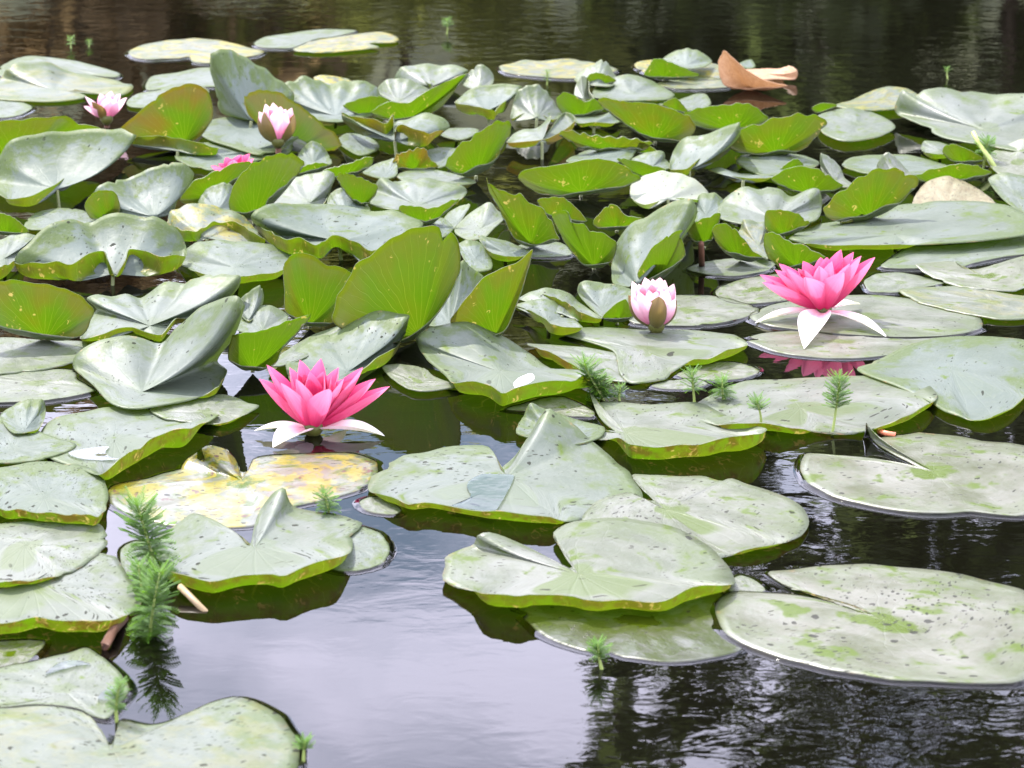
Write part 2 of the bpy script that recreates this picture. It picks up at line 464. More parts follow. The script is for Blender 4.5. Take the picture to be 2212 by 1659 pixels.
# ------------------------------------------------------------------ trees on the far bank
M_BARK = make_plain('bark', (0.075, 0.055, 0.04), 0.9, 0.2, None, 0.5, 9)
def foliage_mat(name, col, tr):
    t = NT(name)
    info = t.node('ShaderNodeTexCoord').outputs['Object']
    n = t.noise(info, 1.3, 4, 0.6)
    c = t.mix(t.ramp(n, 0.3, 0.7), tuple(x * 0.6 for x in col), tuple(x * 1.3 for x in col))
    s = t.bsdf(Base_Color=c, Roughness=0.6, Specular_IOR_Level=0.3)
    q = t.node('ShaderNodeBsdfTranslucent'); t.put(q.inputs[0], tr)
    return t.done(t.shmix(0.55, s, q.outputs[0]))
M_FOL = [foliage_mat('foliage_olive', (0.12, 0.13, 0.04), (0.50, 0.54, 0.13)),
         foliage_mat('foliage_green', (0.09, 0.12, 0.035), (0.40, 0.50, 0.12)),
         foliage_mat('foliage_dark', (0.06, 0.075, 0.028), (0.16, 0.21, 0.06)),
         foliage_mat('foliage_russet', (0.12, 0.09, 0.05), (0.45, 0.32, 0.16))]

def leaf_cloud(rng, clumps, per, size):
    """many small leaf faces around clump centres"""
    C = np.array([c[:3] for c in clumps]); RR = np.array([c[3] for c in clumps])
    k = np.repeat(np.arange(len(C)), per)
    n = len(k)
    d = rng.normal(size=(n, 3)); d /= np.linalg.norm(d, axis=1)[:, None]
    p = C[k] + d * (RR[k] * rng.random(n) ** 0.5)[:, None] * np.array((1, 1, 0.75))
    a = rng.normal(size=(n, 3)); a /= np.linalg.norm(a, axis=1)[:, None]
    b = rng.normal(size=(n, 3)); b -= a * (a * b).sum(1)[:, None]; b /= np.linalg.norm(b, axis=1)[:, None]
    s = size * (0.6 + 0.8 * rng.random(n))[:, None]
    v = np.stack([p - a * s, p + b * s * 0.5, p + a * s, p - b * s * 0.5], 1).reshape(-1, 3)
    f = np.arange(n * 4).reshape(-1, 4).tolist()
    return v, f

def tree(x, y, h, cr, mat, label, seed, trunk_h=0.35, nclump=46, per=85, size=0.11, name='bank_tree', lean=0.0):
    rng = np.random.default_rng(seed)
    z0 = ground_z(x, y) - 0.05
    root = empty(name, (x, y, z0))
    th = h * trunk_h
    path, rad = [], []
    for i in range(8):
        q = i / 7
        path.append((lean * h * q * q + 0.08 * math.sin(seed + q * 5), 0.08 * math.cos(seed * 2 + q * 4), q * h * 0.86))
        rad.append(max(0.015, 0.011 * h * (1 - q) ** 0.8 + 0.01))
    path[0] = (0, 0, 0)
    tv, tf = tube(path, rad, 9)
    clumps = []
    for i in range(nclump):
        q = rng.random() ** 0.9
        zz = th + (h - th) * q
        w = cr * (0.35 + 0.75 * math.sin(math.pi * min(1, 0.18 + 0.78 * q)) ** 0.8)
        aa = rng.random() * 2 * math.pi; rr = w * math.sqrt(rng.random())
        cx, cy = rr * math.cos(aa) + lean * h * (zz / h) ** 2, rr * math.sin(aa)
        clumps.append((cx, cy, zz, cr * (0.18 + 0.2 * rng.random())))
        if i % 3 == 0:
            j = min(6, int(7 * max(0.15, (zz / h - 0.16)) / 0.86))
            bp = np.array(path[j]); ep = np.array((cx, cy, zz)); mp = (bp + ep) / 2 + np.array((0, 0, -0.05 * h * rng.random()))
            bv, bf = tube([bp, mp, ep], [rad[j] * 0.45, rad[j] * 0.28, 0.012], 6)
            o = len(tv); tv += bv; tf += [tuple(q_ + o for q_ in f_) for f_ in bf]
    mesh_obj('trunk', tv, tf, M_BARK, root)
    v, f = leaf_cloud(rng, clumps, per, size)
    mesh_obj('crown', v, f, M_FOL[mat], root, smooth=False)
    tag(root, label, 'tree', 'trees along the far bank')
    return root

TL = ['olive green broadleaf tree on the far bank mirrored in the open water',
      'mid green bushy tree on the far bank mirrored in the open water',
      'dark tall tree on the far bank throwing a black reflection beside the floating pads',
      'russet tinged tree on the far bank mirrored in the open water']
rngT = random.Random(5)
# low, even belt of trees across the pond
xs = -11.0
k = 0
while xs < 11:
    kind = rngT.choice([0, 1, 1, 0, 3]) if xs < 1.2 else rngT.choice([2, 1, 2])
    hh = rngT.uniform(5.0, 5.8) if xs < 0.9 else rngT.uniform(5.2, 6.6)
    tree(xs, 22.6 + rngT.uniform(-0.5, 2.4), hh, rngT.uniform(1.25, 1.7), kind, TL[kind], 100 + k, 0.04, 64, 56, 0.17)
    xs += rngT.uniform(2.0, 3.0) if xs < 1 else rngT.uniform(1.1, 1.5); k += 1
# taller, open-crowned trees on the right of the belt
for i, (tx, ty, th_, cr_) in enumerate([(1.25, 25.0, 10.8, 0.95), (2.7, 25.4, 12.2, 1.1), (4.6, 25.2, 12.8, 1.5), (7.6, 25.5, 13.0, 2.3),
                                        (11.0, 25.0, 12.0, 2.4)]):
    tree(tx, ty, th_, cr_, 2, TL[2], 300 + i, 0.12, 84, 60, 0.13, 'tall_bank_tree')


# ------------------------------------------------------------------ lily pads
def catmull(P, n):
    """closed curve through P, n samples, uneven spacing kept by chord length"""
    P = np.asarray(P); m = len(P)
    d = np.linalg.norm(np.roll(P, -1, 0) - P, axis=1) ** 0.5 + 1e-6
    s = np.concatenate([[0], np.cumsum(d)])
    out = []
    for q in np.linspace(0, s[-1], n, endpoint=False):
        i = min(int(np.searchsorted(s, q, 'right') - 1), m - 1)
        t = (q - s[i]) / d[i]
        p0, p1, p2, p3 = P[(i - 1) % m], P[i], P[(i + 1) % m], P[(i + 2) % m]
        m1 = 0.42 * (p2 - p0); m2 = 0.42 * (p3 - p1)
        # keep tangents from overshooting short spans
        L = np.linalg.norm(p2 - p1)
        for mm in (m1, m2):
            l = np.linalg.norm(mm)
            if l > 1.1 * L: mm *= 1.1 * L / l
        t2, t3 = t * t, t * t * t
        out.append((2 * t3 - 3 * t2 + 1) * p1 + (t3 - 2 * t2 + t) * m1 + (-2 * t3 + 3 * t2) * p2 + (t3 - t2) * m2)
    return np.array(out)

LABELS_SHARED = {
    'g': ('green lily pad standing on edge with its underside showing in the crowded patch', 'pads on edge in the crowded patch'),
    'b': ('grey green lily pad wedged low among the curled pads in the crowded patch', 'low pads in the crowded patch'),
    'f': ('pale flat lily pad floating with brown flecked surface between other pads', 'flat flecked pads'),
}
PADS = {}
NA, NR = 96, 15

def build_pad(idx, kind, tile, centre, rcm, rim, label, opts):
    rng = np.random.default_rng(1000 + idx)
    zc = centre[2] / 100 * (0.25 if kind == 'U' else 1.0)
    r = rcm / 100
    flat = kind == 'T' and '+' not in rim and '-' not in rim.replace(' -', ' ').replace(',-', ',')[1:] and 0 < centre[2] <= 0.3
    if flat: zc = min(zc, 0.0024)
    c = on_plane(tile, centre[0], centre[1], zc)
    pts = []                                    # rim point and the point the blade bends at
    toks = rim.split(); m = len(toks)
    lipped = [kind == 'T' and q[-1] == '-' for q in toks]
    b = opts.get('b', 0.55 if kind == 'T' else 0.22)
    view = c - CAMP; view[2] = 0; view /= np.linalg.norm(view)
    for i, tok in enumerate(toks):
        mode = None; z = None
        if tok[-1] in '+-': mode = tok[-1]; tok = tok[:-1]
        if ':' in tok: tok, zz = tok.split(':'); z = float(zz) / 100
        x, y = (float(q) for q in tok.split(','))
        if lipped[i]:                           # upturned front lip: foot on the pad's own level, edge straight above it
            end = not (lipped[i - 1] and lipped[(i + 1) % m])
            h = opts.get('lip', 6.0) * (0.55 if end else 1.0)
            foot = on_plane(tile, x, y + h, max(zc * 0.45, 0.0015))
            d = ray(tile, x, y)
            p = CAMP + d * ((foot[1] - CAMP[1]) / d[1])
            p = p - d * 0.25 * (p[2] - foot[2])
            pts.append(np.concatenate([p, foot])); continue
        if z is not None:
            p = on_plane(tile, x, y, z)
        elif kind == 'U':
            p = on_sphere(tile, x, y, c, r, mode == '+', opts.get('lim', 0.38), min(zc, 0.003))
        elif mode:
            p = on_sphere(tile, x, y, c, r, True, opts.get('lim', 1.0), min(zc, 0.003) + 0.002)
        else:
            p = on_plane(tile, x, y, zc)
        mid = (p + c) / 2
        if kind == 'T':
            k = b * min(1, max(0, (p[2] - zc) / 0.006))
            q = np.array((c[0] + 0.9 * (p[0] - c[0]), c[1] + 0.9 * (p[1] - c[1]), zc))
            q = mid * (1 - k) + q * k
        else:
            L = np.linalg.norm(p - c)
            q = mid - view * L * b - np.array((0, 0, 1.0)) * L * b * 0.3
        pts.append(np.concatenate([p, q]))
    if kind == 'T' and '+' not in rim:
        A = np.array(pts); X, Y = A[:, 0], A[:, 1]
        if (X * np.roll(Y, -1) - np.roll(X, -1) * Y).sum() > 0:      # listed the wrong way round
            pts = pts[::-1]; lipped = lipped[::-1]
    both = catmull(pts, NA)
    rimP, Q = both[:, :3].copy(), both[:, 3:]
    isl = np.interp(np.arange(NA) / NA, np.linspace(0, 1, m + 1), [float(q) for q in lipped] + [float(lipped[0])])
    # small irregular scallops of the rim
    th = np.arange(NA) / NA * 2 * math.pi
    wave = sum(rng.normal() * np.sin(k * th + rng.random() * 6.28) for k in (5, 8, 11, 17, 23)) / 3
    radial = rimP - c
    rimP = rimP + radial * (0.010 * min(1.0, r / 0.12) * wave)[:, None]
    for _ in range(int(rng.integers(0, 4))):     # nibbled nicks
        k0, dp = int(rng.integers(0, NA)), 0.03 + 0.06 * rng.random()
        for q_, f_ in ((-1, 0.5), (0, 1.0), (1, 0.7 if rng.random() < 0.5 else 0.1)):
            j_ = (k0 + q_) % NA
            rimP[j_] = rimP[j_] - (rimP[j_] - Q[j_]) * dp * f_ * (2.0 if kind == 'T' else 1.2)
    zw = sum(rng.normal() * np.sin(k * th + rng.random() * 6.28) for k in (3, 6, 9, 14)) / 2
    raised = np.clip((rimP[:, 2] - zc) / 0.012, 0.12, 1)
    rimP[:, 2] += 0.0016 * min(1.0, r / 0.12) ** 2 * zw * raised * opts.get('wav', 1.0)
    wq = np.clip((0.8 - np.linalg.norm(rimP - Q, axis=1) / (np.linalg.norm(rimP - c, axis=1) + 1e-9)) / 0.35, 0, 1)
    wq = (1 + 2.2 * isl * wq)[:, None] if kind == 'T' else np.ones((NA, 1))
    ts = np.linspace(0, 1, NR) ** 0.9
    verts = [c]; uv = [(0, 0)]
    uph = [rng.random() * 6.28 for _ in range(6)]
    for t in ts[1:]:
        ring = ((1 - t) ** 2 * c + 2 * t * (1 - t) * wq * Q + t * t * rimP) / ((1 - t) ** 2 + 2 * t * (1 - t) * wq + t * t)
        und = 0.0011 * min(1.0, r / 0.12) ** 1.5 * t * (np.sin(5 * th + uph[0] + 3 * t) + np.sin(8 * th + uph[1] - 4 * t) + 0.7 * np.sin(13 * th + uph[2])
                            + 0.8 * np.sin(9 * t + uph[3]) * np.sin(2 * th + uph[4]))
        amp = np.where(rimP[:, 2] - zc > 0.006, 1.0, 0.42) * opts.get('wav', 1.0)
        ring[:, 2] += und * amp * math.sin(math.pi * min(t, 0.93))
        verts.extend(ring)
        uv.extend(np.stack([t * np.cos(th), t * np.sin(th)], 1))
    # thin edge
    n0 = 1 + (NR - 2) * NA
    last = np.array(verts[n0:]); prev = np.array(verts[n0 - NA:n0])
    tan = np.roll(last, -1, 0) - np.roll(last, 1, 0)
    nor = np.cross(last - prev, tan); nor /= (np.linalg.norm(nor, axis=1)[:, None] + 1e-12)
    edge = last + nor * 0.0011
    verts.extend(edge); uv.extend(np.stack([1.03 * np.cos(th), 1.03 * np.sin(th)], 1))
    faces = []
    for k in range(NA):
        faces.append((0, 1 + (k + 1) % NA, 1 + k))
    for j in range(NR - 1):
        a0 = 1 + j * NA; a1 = a0 + NA
        for k in range(NA):
            k2 = (k + 1) % NA
            faces.append((a0 + k, a0 + k2, a1 + k2, a1 + k))
    V = np.array(verts)
    root = empty(opts.get('name', 'lily_pad'), (c[0], c[1], c[2]))
    V = V - np.array(root.location)
    blade = mesh_obj('blade', V, faces, opts.get('mat', M_PAD), root, uv=uv)
    blade['wetness'] = float(opts.get('wet', 0.5)); blade['age'] = float(opts.get('age', 0.0))
    blade['dirt'] = 0.06 if kind == 'U' else float(opts.get('dirt', {'0': 0.12, '1': 0.3, '2': 0.85, '3': 1.0}[tile[1]])) * (0.45 + 0.55 * rng.random())
    blade['soak'] = float(opts.get('soak', 0.0)); blade['film'] = float(opts.get('film', 0.0)); blade['bleach'] = float(opts.get('pale', 0.0)); blade['redness'] = float(opts.get('red', 0.35))
    if flat:                                    # water creeping up to the floating edge
        mv, mf = [], []
        Rm = rimP - c
        out = Rm.copy(); out[:, 2] = 0; out /= (np.linalg.norm(out, axis=1)[:, None] + 1e-9)
        for q in (0.0, 0.3, 0.65, 1.0):
            ring = Rm + out * 0.0065 * q
            ring[:, 2] = (rimP[:, 2] + 0.0004) * (1 - q) ** 2.2 + 0.0003 - c[2]
            mv.extend(ring)
        for j in range(3):
            for k in range(NA):
                k2 = (k + 1) % NA
                mf.append((j * NA + k, j * NA + k2, (j + 1) * NA + k2, (j + 1) * NA + k))
        mesh_obj('meniscus', mv, mf, M_PUDDLE_DARK, root)
    # petiole down to the pond bed
    if not opts.get('nostem'):
        zb = -0.46 - c[2]
        ox, oy = rng.normal() * 0.05, 0.03 + rng.random() * 0.09
        pv, pf = tube([(0, 0, -0.001), (ox * 0.25, oy * 0.25, zb * 0.25), (ox, oy, zb)], [0.0022, 0.0026, 0.0034], 7)
        mesh_obj('petiole', pv, pf, M_STEM, root)
    grp = 'lily pads on the pond'
    if label in LABELS_SHARED:
        label, grp = LABELS_SHARED[label]
    tag(root, label, opts.get('cat', 'lily pad'), grp if not opts.get('solo') else None)
    PADS[idx] = (root, c)
    return root

def load_pads(text):
    n = 0
    for line in text.strip().splitlines():
        line = line.strip()
        if not line or line.startswith('#'): continue
        head, rim, tail = [q.strip() for q in line.split('|')]
        h = head.split()
        kind, tile = h[0], h[1]
        centre = [float(q) for q in h[2].split(',')]
        opts = {}
        for kv in h[4:]:
            kk, vv = kv.split('=')
            opts[kk] = {'dry': M_DRY, 'rot': M_ROT}[vv] if kk == 'mat' else (vv if kk in ('name', 'cat') else float(vv))
        build_pad(n, kind, tile, centre, float(h[3]), rim, tail, opts)
        n += 1

# kind, tile, centre x,y,z(cm), radius cm, options | rim points, clockwise seen from the leaf's upper side | label
PAD_DATA = '''
# ---- far rows
T 00 50,53,.3 12 wet=.2 | 0,53 13,46 27,44 60,48 93,57 92,61 70,60 40,63 0,60 | pale flat pad lying behind a pad with raised yellowing back edge
T 00 42,71,.4 12.5 wet=.2 age=.25 | -20,68 0,62 5,54+ 14,49+ 35,48+ 55,56+ 75,60+ 100,65 105,69 95,75 75,74 58,71 68,76 55,79 35,80 10,79 -15,76 | broad pale pad with raised yellowing back edge near the open water
T 00 0,86,.2 9 wet=.2 | -22,84 -5,79 12,79 24,83 25,86 15,91 0,93 -20,90 | small whitish pad floating behind a pink flower
T 00 150,41,.3 11.5 wet=.5 age=.9 | 101,41 110,36 130,32 150,30 175,32 195,37 208,40 205,43 195,45 180,48 168,50 152,49 149,45 140,46 120,47 105,45 | pale yellow edged pad floating alone in the far open water
T 10 45,32,.3 11 wet=.2 | 1,34 10,29 30,26 55,23 82,24 65,29 50,31 42,34 30,38 15,38 5,37 | whitish pad overlapped by a yellow marked pad far out in open water
T 10 72,34,.45 10.5 wet=.6 age=.9 | 32,39 45,33 60,30 80,27 100,25 114,29 112,33 92,34 100,37 85,39 60,41 45,41 | yellow marked pale pad overlapping another pad far out
T 00 150,62,.3 9 wet=.2 | 115,66 120,60 140,57 160,53 185,55 190,63 175,68 150,69 130,71 116,71 | pale flat pad half hidden by an upright blue grey pad
T 00 125,77,.4 8 wet=.2 | 100,80 108,74 125,71 150,66 165,72 150,84 120,85 103,84 | whitish pad lying flat between the farthest pink flower and an upright blue grey pad
T 00 198,95,2 12 wet=0 b=.2 | 176,90+ 170,72+ 165,52+ 166,43+ 170,40+ 180,39+ 195,46+ 212,57+ 225,66+ 232,75+ 228,88+ 215,96+ | tall blue grey pad standing upright above the others
U 00 145,113,1 11 red=.9 | 166,97 168,85 163,71 152,66 140,68 125,75 110,88 95,101 100,109 125,115 150,114 | reddish olive pad turned up on edge behind a broad blue grey pad
U 00 10,126,1 12 | 80,104 60,95 45,92 20,94 -10,96 -40,105 -40,125 30,125 | dark green pad on edge behind a broad blue grey pad
T 00 45,149,2.5 12.5 wet=0 b=.6 lip=11 | -10,142+ 0,122+ 10,112+ 25,105+ 50,103+ 75,102+ 95,101+ 107,106+ 100,114- 85,121- 70,127- 55,138- 40,147- 20,155- 5,156- | broad blue grey pad with green upturned front edge
T 00 140,119,1.2 9 wet=.2 b=.7 lip=11 | 100,113+ 110,113+ 135,112+ 160,116+ 172,117- 160,113- 145,110- 130,107- 115,107- 103,110- | narrow green rimmed pad with brown chewed edge
T 00 122,171,1.8 10 wet=0 lip=6 | 88,170- 76,165+ 74,153+ 82,144+ 100,140+ 115,134+ 130,129+ 145,129+ 153,137+ 148,147+ 140,158+ 132,168- | fan shaped blue grey pad beside a green folded lobe
U 00 86,174,1 6 red=.3 | 94,168 92,153 85,150 75,151 68,158 67,165 74,173 | green folded lobe in front of a fan shaped pad
U 00 165,153,2 9 red=.2 | 182,144 196,134 199,129 190,127 175,133 160,139 150,145 142,158 155,161 | green folded pad edge just under the hidden pink petal tips
T 00 172,165,1 7 wet=0 | 156,163+ 160,152+ 168,146+ 180,144+ 185,150+ 184,163+ 172,168 | small blue grey pad tucked beside the long rolled bright green pad
U 00 200,173,2 12 red=.15 | 206,165 214,155 229,142 236,135 240,129 237,125 229,121 219,121 205,126 195,132 186,143 180,157 184,168 | long bright green pad rolled over with its underside up
U 10 25,118,1 12 red=.6 lim=.08 | 62,118 70,114 66,107 58,100 46,90 34,81 20,73 8,71 -5,74 -6,82 2,95 | olive pad on edge right behind the half open pink bud
T 00 190,102,1 10 wet=0 | 155,103 165,95 180,92 205,93 225,98 235,108 225,116 205,122 180,115 165,110 | blue grey pad lying under the half open far bud
T 00 172,123,.5 11 wet=0 | 138,124 145,117 165,112 190,115 210,118 235,106:2.5 230,118 222,122 195,128 170,134 150,131 | flat blue grey pad with a raised corner beneath the far half open bud
T 10 65,91,1 13 wet=0 wav=1.6 | 30,86+ 20,72+ 30,63+ 40,60+ 52,64+ 62,66+ 75,63+ 88,64+ 98,70+ 105,80+ 100,88 85,93 65,96 45,93 | wide blue grey pad with wavy raised back edge
T 10 62,66,1.4 6 age=3 wet=.2 | 48,61+ 55,59+ 65,60+ 75,62+ 80,66 70,68 55,68 | bright yellow dying pad at the edge of open water
U 10 122,94,2 11 red=.1 | 138,91 150,83 162,68 169,58 158,62 142,69 130,76 122,81 110,80 100,83 93,89 105,94 | deep green bowl shaped pad with long upswept tip
T 10 141,68,1.5 9 wet=.3 b=.3 lip=6 | 112,62- 117,53+ 128,51+ 138,50+ 150,51+ 162,52+ 170,56+ 160,60- 140,58- 140,66- 130,60- 120,55- | pale notched pad with folded green corners at the water edge
T 10 178,70,1 7 wet=.4 | 165,66 170,57+ 178,51+ 185,53+ 190,60+ 188,67 175,70 | pale upright pad lobe at the edge of open water
T 10 115,80,1.5 9 wet=.3 | 98,72+ 105,63+ 120,62+ 132,66+ 140,72+ 130,80 118,83 | soft pale pad rising behind the deep green bowl shaped pad
U 10 90,92,1 7 red=.1 | 108,80 100,76 90,76 80,79 71,83 78,88 92,91 | green pad with yellow scratches left of the deep green bowl shaped pad
T 10 112,111,2.6 10.5 wet=0 red=.9 b=.5 lip=16 | 70,89- 80,96+ 95,100+ 108,100+ 115,95+ 125,91+ 138,88+ 150,93+ 156,99+ 150,103- 138,104- 125,101- 114,97- 112,104- 111,92- 105,97- 95,94- 82,91- | brownish green two lobed pad cupped upward on its stalk
T 10 185,87,2.6 10 wet=0 red=.5 b=.8 lip=12 | 160,81- 163,77+ 172,70+ 185,67+ 200,66+ 212,68+ 205,75- 198,80- 190,86- 178,84- | smooth grey pad arching over a dark shaded hollow
T 20 25,93,2 8.5 wet=.3 b=.6 red=.5 lip=6 | 5,93- 6,82+ 10,72+ 16,67+ 26,67+ 33,72+ 38,80+ 46,89+ 38,94- 28,90- 15,89- | olive cupped pad with a thin curled margin
U 10 176,138,2 11.5 red=.2 | 193,125 196,117 202,108 204,98 197,95 186,99 174,107 163,114 155,124 152,131 162,137 | tall green spoon shaped pad standing on edge
T 10 83,113,.5 8 wet=0 | 67,110 75,105 90,107 100,115 92,121 83,122 72,116 | flat silvery pad under the brownish two lobed pad
T 10 48,128,1 6 wet=0 | 35,126 40,116+ 47,111+ 55,115+ 60,122+ 62,129 48,132 | little upright grey pad beside the olive pad behind the far bud
U 10 128,133,1 8 red=1 | 146,132 140,125 136,117 125,118 113,122 112,132 | brown shaded pad underneath a cupped two lobed pad
T 10 148,127,.5 7 wet=0 | 137,119 150,116 163,118 157,127 147,132 140,126 | shaded blue grey pad at the foot of the tall spoon shaped pad
U 10 72,140,1 9 red=.1 | 92,132 95,124 88,124 78,128 65,131 55,135 62,140 | low green pad edge pointing towards the brownish two lobed pad
T 10 105,138,1 6 wet=0 | 87,136 95,130+ 103,127+ 112,125+ 114,137 104,141 | small pale pad below the stalk of the brownish two lobed pad
U 10 45,139,.5 7 red=.1 | 60,130 50,128 40,131 35,137 | short green pad edge beside the tip of the long rolled bright green pad
T 10 45,160,2 10.5 wet=.3 lip=8 | 5,162- 15,152+ 28,142+ 45,137+ 62,135+ 65,140+ 60,152- 54,162- 40,166 | green grey pad tapering to a raised corner
U 10 85,162,1.5 7 red=.2 | 91,160 99,148 92,143 80,138 70,136 66,140 70,147 78,157 | green pad on edge left of the large spotted pale grey pad
T 10 73,166,1 6.5 wet=0 | 58,163 62,152+ 70,148+ 80,153+ 90,160+ 92,168 75,170 | small grey pad in front of the green edge beside the spotted pad
T 10 130,162,1 12 wet=.2 lip=6 | 93,160 96,150+ 100,141+ 115,142+ 130,140+ 150,143+ 165,146+ 169,151+ 163,157- 150,162- 135,165- 112,165- | large spotted pale grey pad with a ragged orange nick in its edge
T 10 145,140,.8 11 wet=.2 | 113,138 125,134 140,133 155,136 170,140 175,144 150,147 125,145 | flat pale pad lying behind the large spotted pale grey pad
T 10 160,106,1 8 wet=.2 | 145,103 155,101 175,101 178,104 165,110 152,108 | pale yellowish pad sliver behind the tall spoon shaped pad
T 20 40,55,.3 11 wet=.5 age=.8 | -5,52 5,50 15,47 28,48 50,46 70,49 85,53 88,56 70,60 50,62 20,60 0,57 | pale pad with orange rim spots at the edge of open water
T 20 72,66,1.5 7.5 wet=0 pale=.25 lip=5 | 56,64- 58,57+ 68,51+ 76,47+ 81,50+ 85,57+ 90,64+ 80,68 | white humped pad beside a yellowish rolled leaf
T 20 62,78,2 5 wet=.2 pale=.4 b=.2 lip=8 | 55,76 56,66+ 60,60+ 65,62- 66,72- 69,78- | young yellowish leaf still rolled into a tube
U 20 76,69,1 6 red=.2 | 87,64 80,59 72,57 65,60 64,68 | small dark green hump beside the yellowish rolled young leaf
T 20 100,74,1 11.5 wet=.2 | 68,76 75,66+ 88,60+ 100,59+ 112,62+ 122,67+ 133,74+ 128,78 110,79 90,79 | blue grey pad with low arched back behind long green pads
T 20 143,51,2 9 wet=0 pale=.1 | 124,47+ 132,41+ 145,38+ 156,42+ 163,48+ 155,53 135,54 | pale domed pad lifted above yellow pads by the dry leaf
U 20 125,62,1.5 8 red=0 | 152,60 140,53 128,48 118,46 113,52 110,60 | bright green folded pad beside the pale domed pad
T 20 145,57,.3 10.5 wet=.5 age=1.8 | 102,50 115,47 140,48 165,50 175,55 172,62 150,63 120,60 105,55 | yellowing flat pad underneath the pale domed pad
T 20 150,66,.3 8 wet=.4 age=.4 | 118,66 130,63 150,60 172,63 178,68 160,70 135,70 | small pale pad with yellow edge in front of the yellowing pad
U 20 192,68,.6 12 mat=dry name=dry_leaf cat=leaf nostem=1 solo=1 lim=.5 | 222,68 212,65 200,61 188,53 180,46 172,40 168,49 169,60 174,68 190,70 | curled orange brown dry leaf standing up from the water
T 30 18,58,.6 8 mat=dry name=dry_leaf cat=leaf nostem=1 solo=1 | -10,56 15,54 28,54 36,52:2 42,55:2 41,62 25,62 0,63 | flat withered brown leaf with a cream upturned tip behind the curled dry leaf
T 20 190,51,.6 5 wet=0 | 184,51 188,48 194,47 197,52 192,54 | tiny pale pad beside the dry leaf
T 20 148,82,.5 8 wet=.2 | 120,81 135,79 150,74+ 158,74+ 162,82+ 150,87 135,86 | pale pad corner between the dry leaf and a green scratched pad
U 20 118,110,2 12.5 red=.5 | 140,111 150,101 145,92 130,85 110,81 90,79 75,77 73,80 82,88 95,98 108,106 | long green pad on edge with a reddish upper rim
U 20 180,102,2 11 red=.1 | 195,100 205,96 207,92 200,86 192,82 180,82 165,83 152,85 141,90 148,98 165,102 | broad green pad on edge with pale scratch marks
U 20 135,89,1 5 red=.2 | 144,89 138,80 133,77 124,83 | small green triangle above the reddish rimmed long green pad
U 20 60,93,1 7.5 red=0 | 78,86 70,78 62,80 55,75 45,73 40,80 48,91 | vivid green young pad behind a long green pad
T 20 70,97,1.5 8 wet=0 b=.7 | 50,92+ 60,92+ 75,91+ 85,88+ 92,94+ 85,97- 70,96- 58,97- | green rimmed pad with a silver sliver below the vivid young pad
T 20 29,111,2.6 9 wet=.2 red=1 b=.3 lip=8 | 2,112- 6,106+ 14,102+ 24,101+ 30,97+ 36,91+ 32,107 46,89- 55,93- 48,101- 33,109- 20,111- | brownish pad folded into a V on a bare stalk
U 20 85,118,2 11 red=.4 | 110,117 117,113 105,110 90,108 75,107 62,105 50,103 42,105 48,110 65,117 | dark green wavy edged pad behind a long bright green pad
T 20 75,125,1 9 wet=0 | 48,127 60,120+ 75,116+ 95,114+ 106,112+ 102,121 95,127 70,129 | bright silvery pad sliver behind the long green pad beside the bleached pad
U 20 112,122,1 5 red=.3 | 120,120 113,114 106,112 104,120 | tiny green pad tip above the bleached white pad
U 20 60,152,2 13 red=.2 | 95,146 107,141 100,134 90,129 75,125 60,126 40,130 20,133 10,138 15,146 25,152 45,154 | long bright green pad on edge beside the bleached white pad
U 20 115,141,1 6 red=.1 | 127,134 115,130 100,126 88,125 95,132 105,139 | green fold pressed against the top of the bleached white pad
T 20 116,131,1 6 wet=0 | 99,126+ 112,120+ 124,119+ 127,126+ 131,132 115,134 | small grey pad between the bleached white pad and the bright silvery pad
T 20 145,134,2 11 wet=0 b=.5 lip=10 | 130,133- 132,120+ 140,110+ 155,105+ 170,101+ 184,96+ 186,103+ 183,110- 170,117- 155,124- 142,132- | bright silvery pad tilted up to a pointed brown tip
T 20 128,157,2 11 wet=0 pale=.75 b=.6 lip=5 | 100,156- 99,146+ 110,138+ 125,135+ 140,137+ 152,143+ 160,152+ 155,157- 140,156- 125,157- 110,161- | bleached white pad bent like a saddle
U 30 25,121,2 13 red=.3 | 45,119 56,109 63,101 66,95 55,91 40,90 25,93 10,98 -5,104 -15,112 -5,120 | broad pale topped green pad rolled over above dark water
T 30 30,132,1 10 wet=.1 | -5,128 0,122+ 20,120+ 45,122+ 60,128+ 45,136 15,138 | pale pad lying in front of the broad rolled over green pad
T 30 0,142,1.6 9.5 wet=.1 b=.7 | -28,134+ -18,132+ -5,136+ 10,137+ 27,137+ 20,140- 0,140- -15,137- | narrow lipped pad right of the bright silvery tilted pad
U 30 38,136,1 5 red=0 | 47,131 42,125 35,128 27,136 | tiny green triangle above the rounded green pad with arched rim
U 30 52,152,2 10.5 red=.1 | 78,148 70,140 62,134 45,131 30,135 22,141 35,149 50,152 | rounded green pad on edge with pale arched rim
T 30 73,142,1 6 wet=.5 | 61,131+ 61,121+ 68,124+ 76,131+ 80,140+ 88,147 72,146 | pale green pointed pad beside the rounded green pad with arched rim
T 30 120,131,.5 12 wet=.1 | 78,130 85,124 105,122 130,122 160,130 165,133 140,138 110,138 90,135 | glossy flat pad lying behind green triangular leaf corners
T 30 125,142,1.5 6 wet=.6 | 105,133+ 110,122+ 115,120+ 122,126+ 130,135+ 137,142 120,144 | translucent green triangular corner above the brown rimmed yellow green pad
U 30 100,172,2 12.5 red=.4 | 122,160 133,150 138,143 130,136 118,133 105,133 95,138 82,147 70,156 63,167 75,174 | yellow green pad on edge with a brown crumbling rim
T 31 99,20,1.5 8 wet=.8 pale=.3 b=.3 lip=4 | 76,31- 85,22+ 100,12+ 120,6+ 117,12- 100,21- 85,29- | thin yellow green pad lying against the brown rimmed pad
